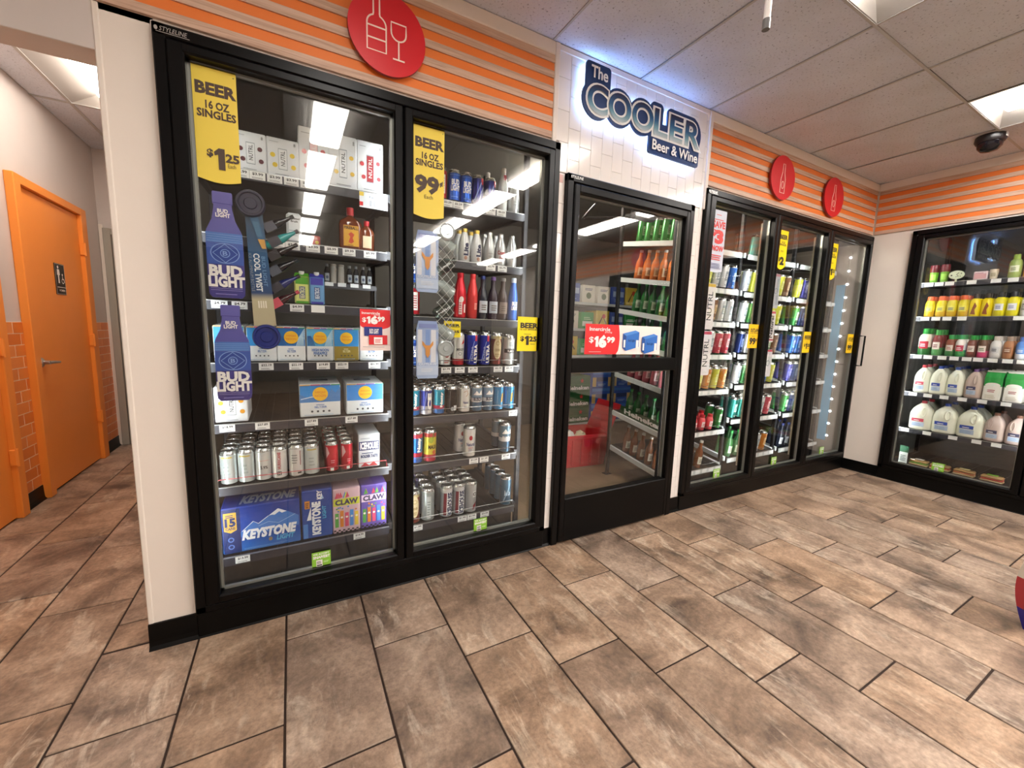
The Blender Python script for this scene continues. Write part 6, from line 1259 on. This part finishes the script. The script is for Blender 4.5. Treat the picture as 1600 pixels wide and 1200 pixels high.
# red tote with an open lid
tt_ = thing('red_tote', 'open red plastic tote with its flap lid raised inside the walk-in', 'crate', (2.36, 1.22, 0), -.1); RT = M('#c01f2a', .4)
def taper(mb, x0, x1, y0, y1, z0, z1, e, mat, th=.012):
    o = [(x0, y0), (x1, y0), (x1, y1), (x0, y1)]; O = [(x0 - e, y0 - e), (x1 + e, y0 - e), (x1 + e, y1 + e), (x0 - e, y1 + e)]; i_ = [(x0 - e + th, y0 - e + th), (x1 + e - th, y0 - e + th), (x1 + e - th, y1 + e - th), (x0 - e + th, y1 + e - th)]
    vs = [(*p, z0) for p in o] + [(*p, z1) for p in O] + [(*p, z1) for p in i_] + [(p[0] * .96, p[1] * .96, z0 + .02) for p in o]
    fs = [(3, 2, 1, 0), (12, 13, 14, 15)] + [(k, (k + 1) % 4, 4 + (k + 1) % 4, 4 + k) for k in range(4)] + [(4 + k, 4 + (k + 1) % 4, 8 + (k + 1) % 4, 8 + k) for k in range(4)] + [(8 + k, 8 + (k + 1) % 4, 12 + (k + 1) % 4, 12 + k) for k in range(4)]
    mb.add(vs, fs, mat)
mb = MB(); taper(mb, -.26, .26, -.17, .17, 0, .31, .03, RT); mb.build('tub', tt_)
MB().box(-.3, .3, -.21, -.195, .28, .31, RT, .004).box(-.3, .3, .195, .21, .28, .31, RT, .004).build('rim', tt_)
for k in range(5): MB().box(-.22 + k * .1, -.2 + k * .1, -.2, -.188, .03, .27, RT, .003).build('rib', tt_)
lid = MB().box(0, .30, -.19, .19, -.006, .006, RT, .004)
for k in range(4): lid.box(.03 + k * .07, .05 + k * .07, -.17, .17, .006, .014, RT)
o = lid.build('flap', tt_, loc=(.29, 0, .31)); o.rotation_euler = (0, -1.15, 0)
lid2 = MB().box(-.30, 0, -.19, .19, -.006, .006, RT, .004); o = lid2.build('flap', tt_, loc=(-.29, 0, .31)); o.rotation_euler = (0, -1.9, 0)
def crumple(label, x, y, z, r, c):
    t = MB(); t.lathe([(r * .3, -r), (r * .8, -r * .5), (r, 0), (r * .7, r * .6), (r * .2, r * .9)], M(c, .6), 10); t.v = [(a_ * random.uniform(.8, 1.15), b_ * random.uniform(.8, 1.15), z_ * random.uniform(.85, 1.1)) for a_, b_, z_ in t.v]
    tag(t.build('crumpled_wrapper', None, True, (x, y, z)), label, 'wrapper')
crumple('white crumpled wrapper on top in the red tote', 2.27, 1.16, .28, .06, '#e6e2da'); crumple('cream crumpled wrapper beside the white one in the red tote', 2.42, 1.18, .26, .06, '#d9c9a8'); crumple('grey crumpled wrapper at the back of the red tote', 2.32, 1.3, .25, .07, '#bdbdbd')
# vapour-proof lamp of the walk-in
lp = thing('walk_in_lamp', 'round wall-caged lamp on the walk-in cooler ceiling', 'lamp', (1.9, 1.0, 2.55)); mb = MB(); mb.lathe([(.06, 0), (.065, -.02), (.065, -.05)], ALU, 18); mb.build('base', lp, True); mb = MB(); mb.lathe([(.05, -.05), (.055, -.08), (.045, -.13), (.02, -.15), (.0001, -.152)], M('#fff1dd', .4, 0, 260), 18); mb.build('globe', lp, True)

# ================================================================== ODDS AND ENDS
dm = thing('security_camera', 'black dome security camera on the ceiling by the dairy case', 'camera', (4.27, -.80, H)); mb = MB(); mb.lathe([(.075, 0), (.078, -.03), (.07, -.045), (.066, -.046)], M('#1b1718', .35), 24); mb.build('base', dm, True); mb = MB(); mb.lathe([(.064, -.046), (.06, -.075), (.04, -.098), (.0001, -.106)], M('#0d0b10', .08), 24); mb.build('dome', dm, True); MB().box(-.02, .012, -.078, -.072, -.028, -.002, M('#cfcac2')).build('badge', dm)
rd = thing('ceiling_rod', 'white rod with a grey tip hanging from the ceiling', 'rod', (1.43, -.94, 2.3)); MB().tube([(0, 0, .03), (0, 0, H - 2.3)], .011, WHITE, 12).build('tube', rd, True); MB().tube([(0, 0, 0), (0, 0, .032)], .0125, M('#6f6f6f', .4), 12).build('tip', rd, True)
ds = thing('snack_bag', 'blue and red snack bag with a clear flap standing on the tiled floor', 'snack bag', (2.815, -1.545, 0), -.5)
def bagpart(z0, z1, mat, name):
    vs = []; fs = []; n = 6
    for a_ in range(n + 1):
        z = z0 + (z1 - z0) * a_ / n; f_ = .045 * math.sin(PI * min(1, max(.02, (z + .02) / .36))) + .004; lean = .12 * z
        vs += [(0 + .004 * math.sin(9 * z), -f_ + lean, z), (.12, -f_ * 1.35 + lean, z), (.25, -f_ + lean, z), (.25, f_ + lean, z), (.12, f_ * 1.35 + lean, z), (0 + .004 * math.sin(9 * z), f_ + lean, z)]
    for a_ in range(n):
        for k in range(6): fs.append((a_ * 6 + k, a_ * 6 + (k + 1) % 6, a_ * 6 + 6 + (k + 1) % 6, a_ * 6 + 6 + k))
    fs += [(5, 4, 3, 2, 1, 0), tuple(n * 6 + k for k in range(6))]
    MB().add(vs, fs, mat).build(name, ds, True)
bagpart(0, .085, M('#2a228e', .35), 'blue_foot'); bagpart(.085, .22, M('#b8353f', .35), 'red_panel'); bagpart(.22, .34, M('#e0d9cc', .35), 'top_panel')
MB().add([(.0, .0, .015), (-.028, .0, .10), (-.032, .004, .16), (-.004, .012, .26), (.002, .02, .26), (.003, .01, .02)], [(0, 1, 2, 3, 4, 5)], tinted('#b9cf9a', 'film_flap', .12)).tube([(.0, .0, .015), (-.028, .0, .10), (-.032, .004, .16), (-.004, .012, .26)], .0012, M('#4f5a3a', .5), 5).build('clear_flap', ds)
sk = MB().box(-.012, .012, -.001, 0, -.02, .02, M('#d9b0a8')); tag(sk.build('wall_sticker', None, loc=(1.253, -.0085, 2.06)), 'small faded pink sticker on the white tile beside the walk-in door', 'sticker')
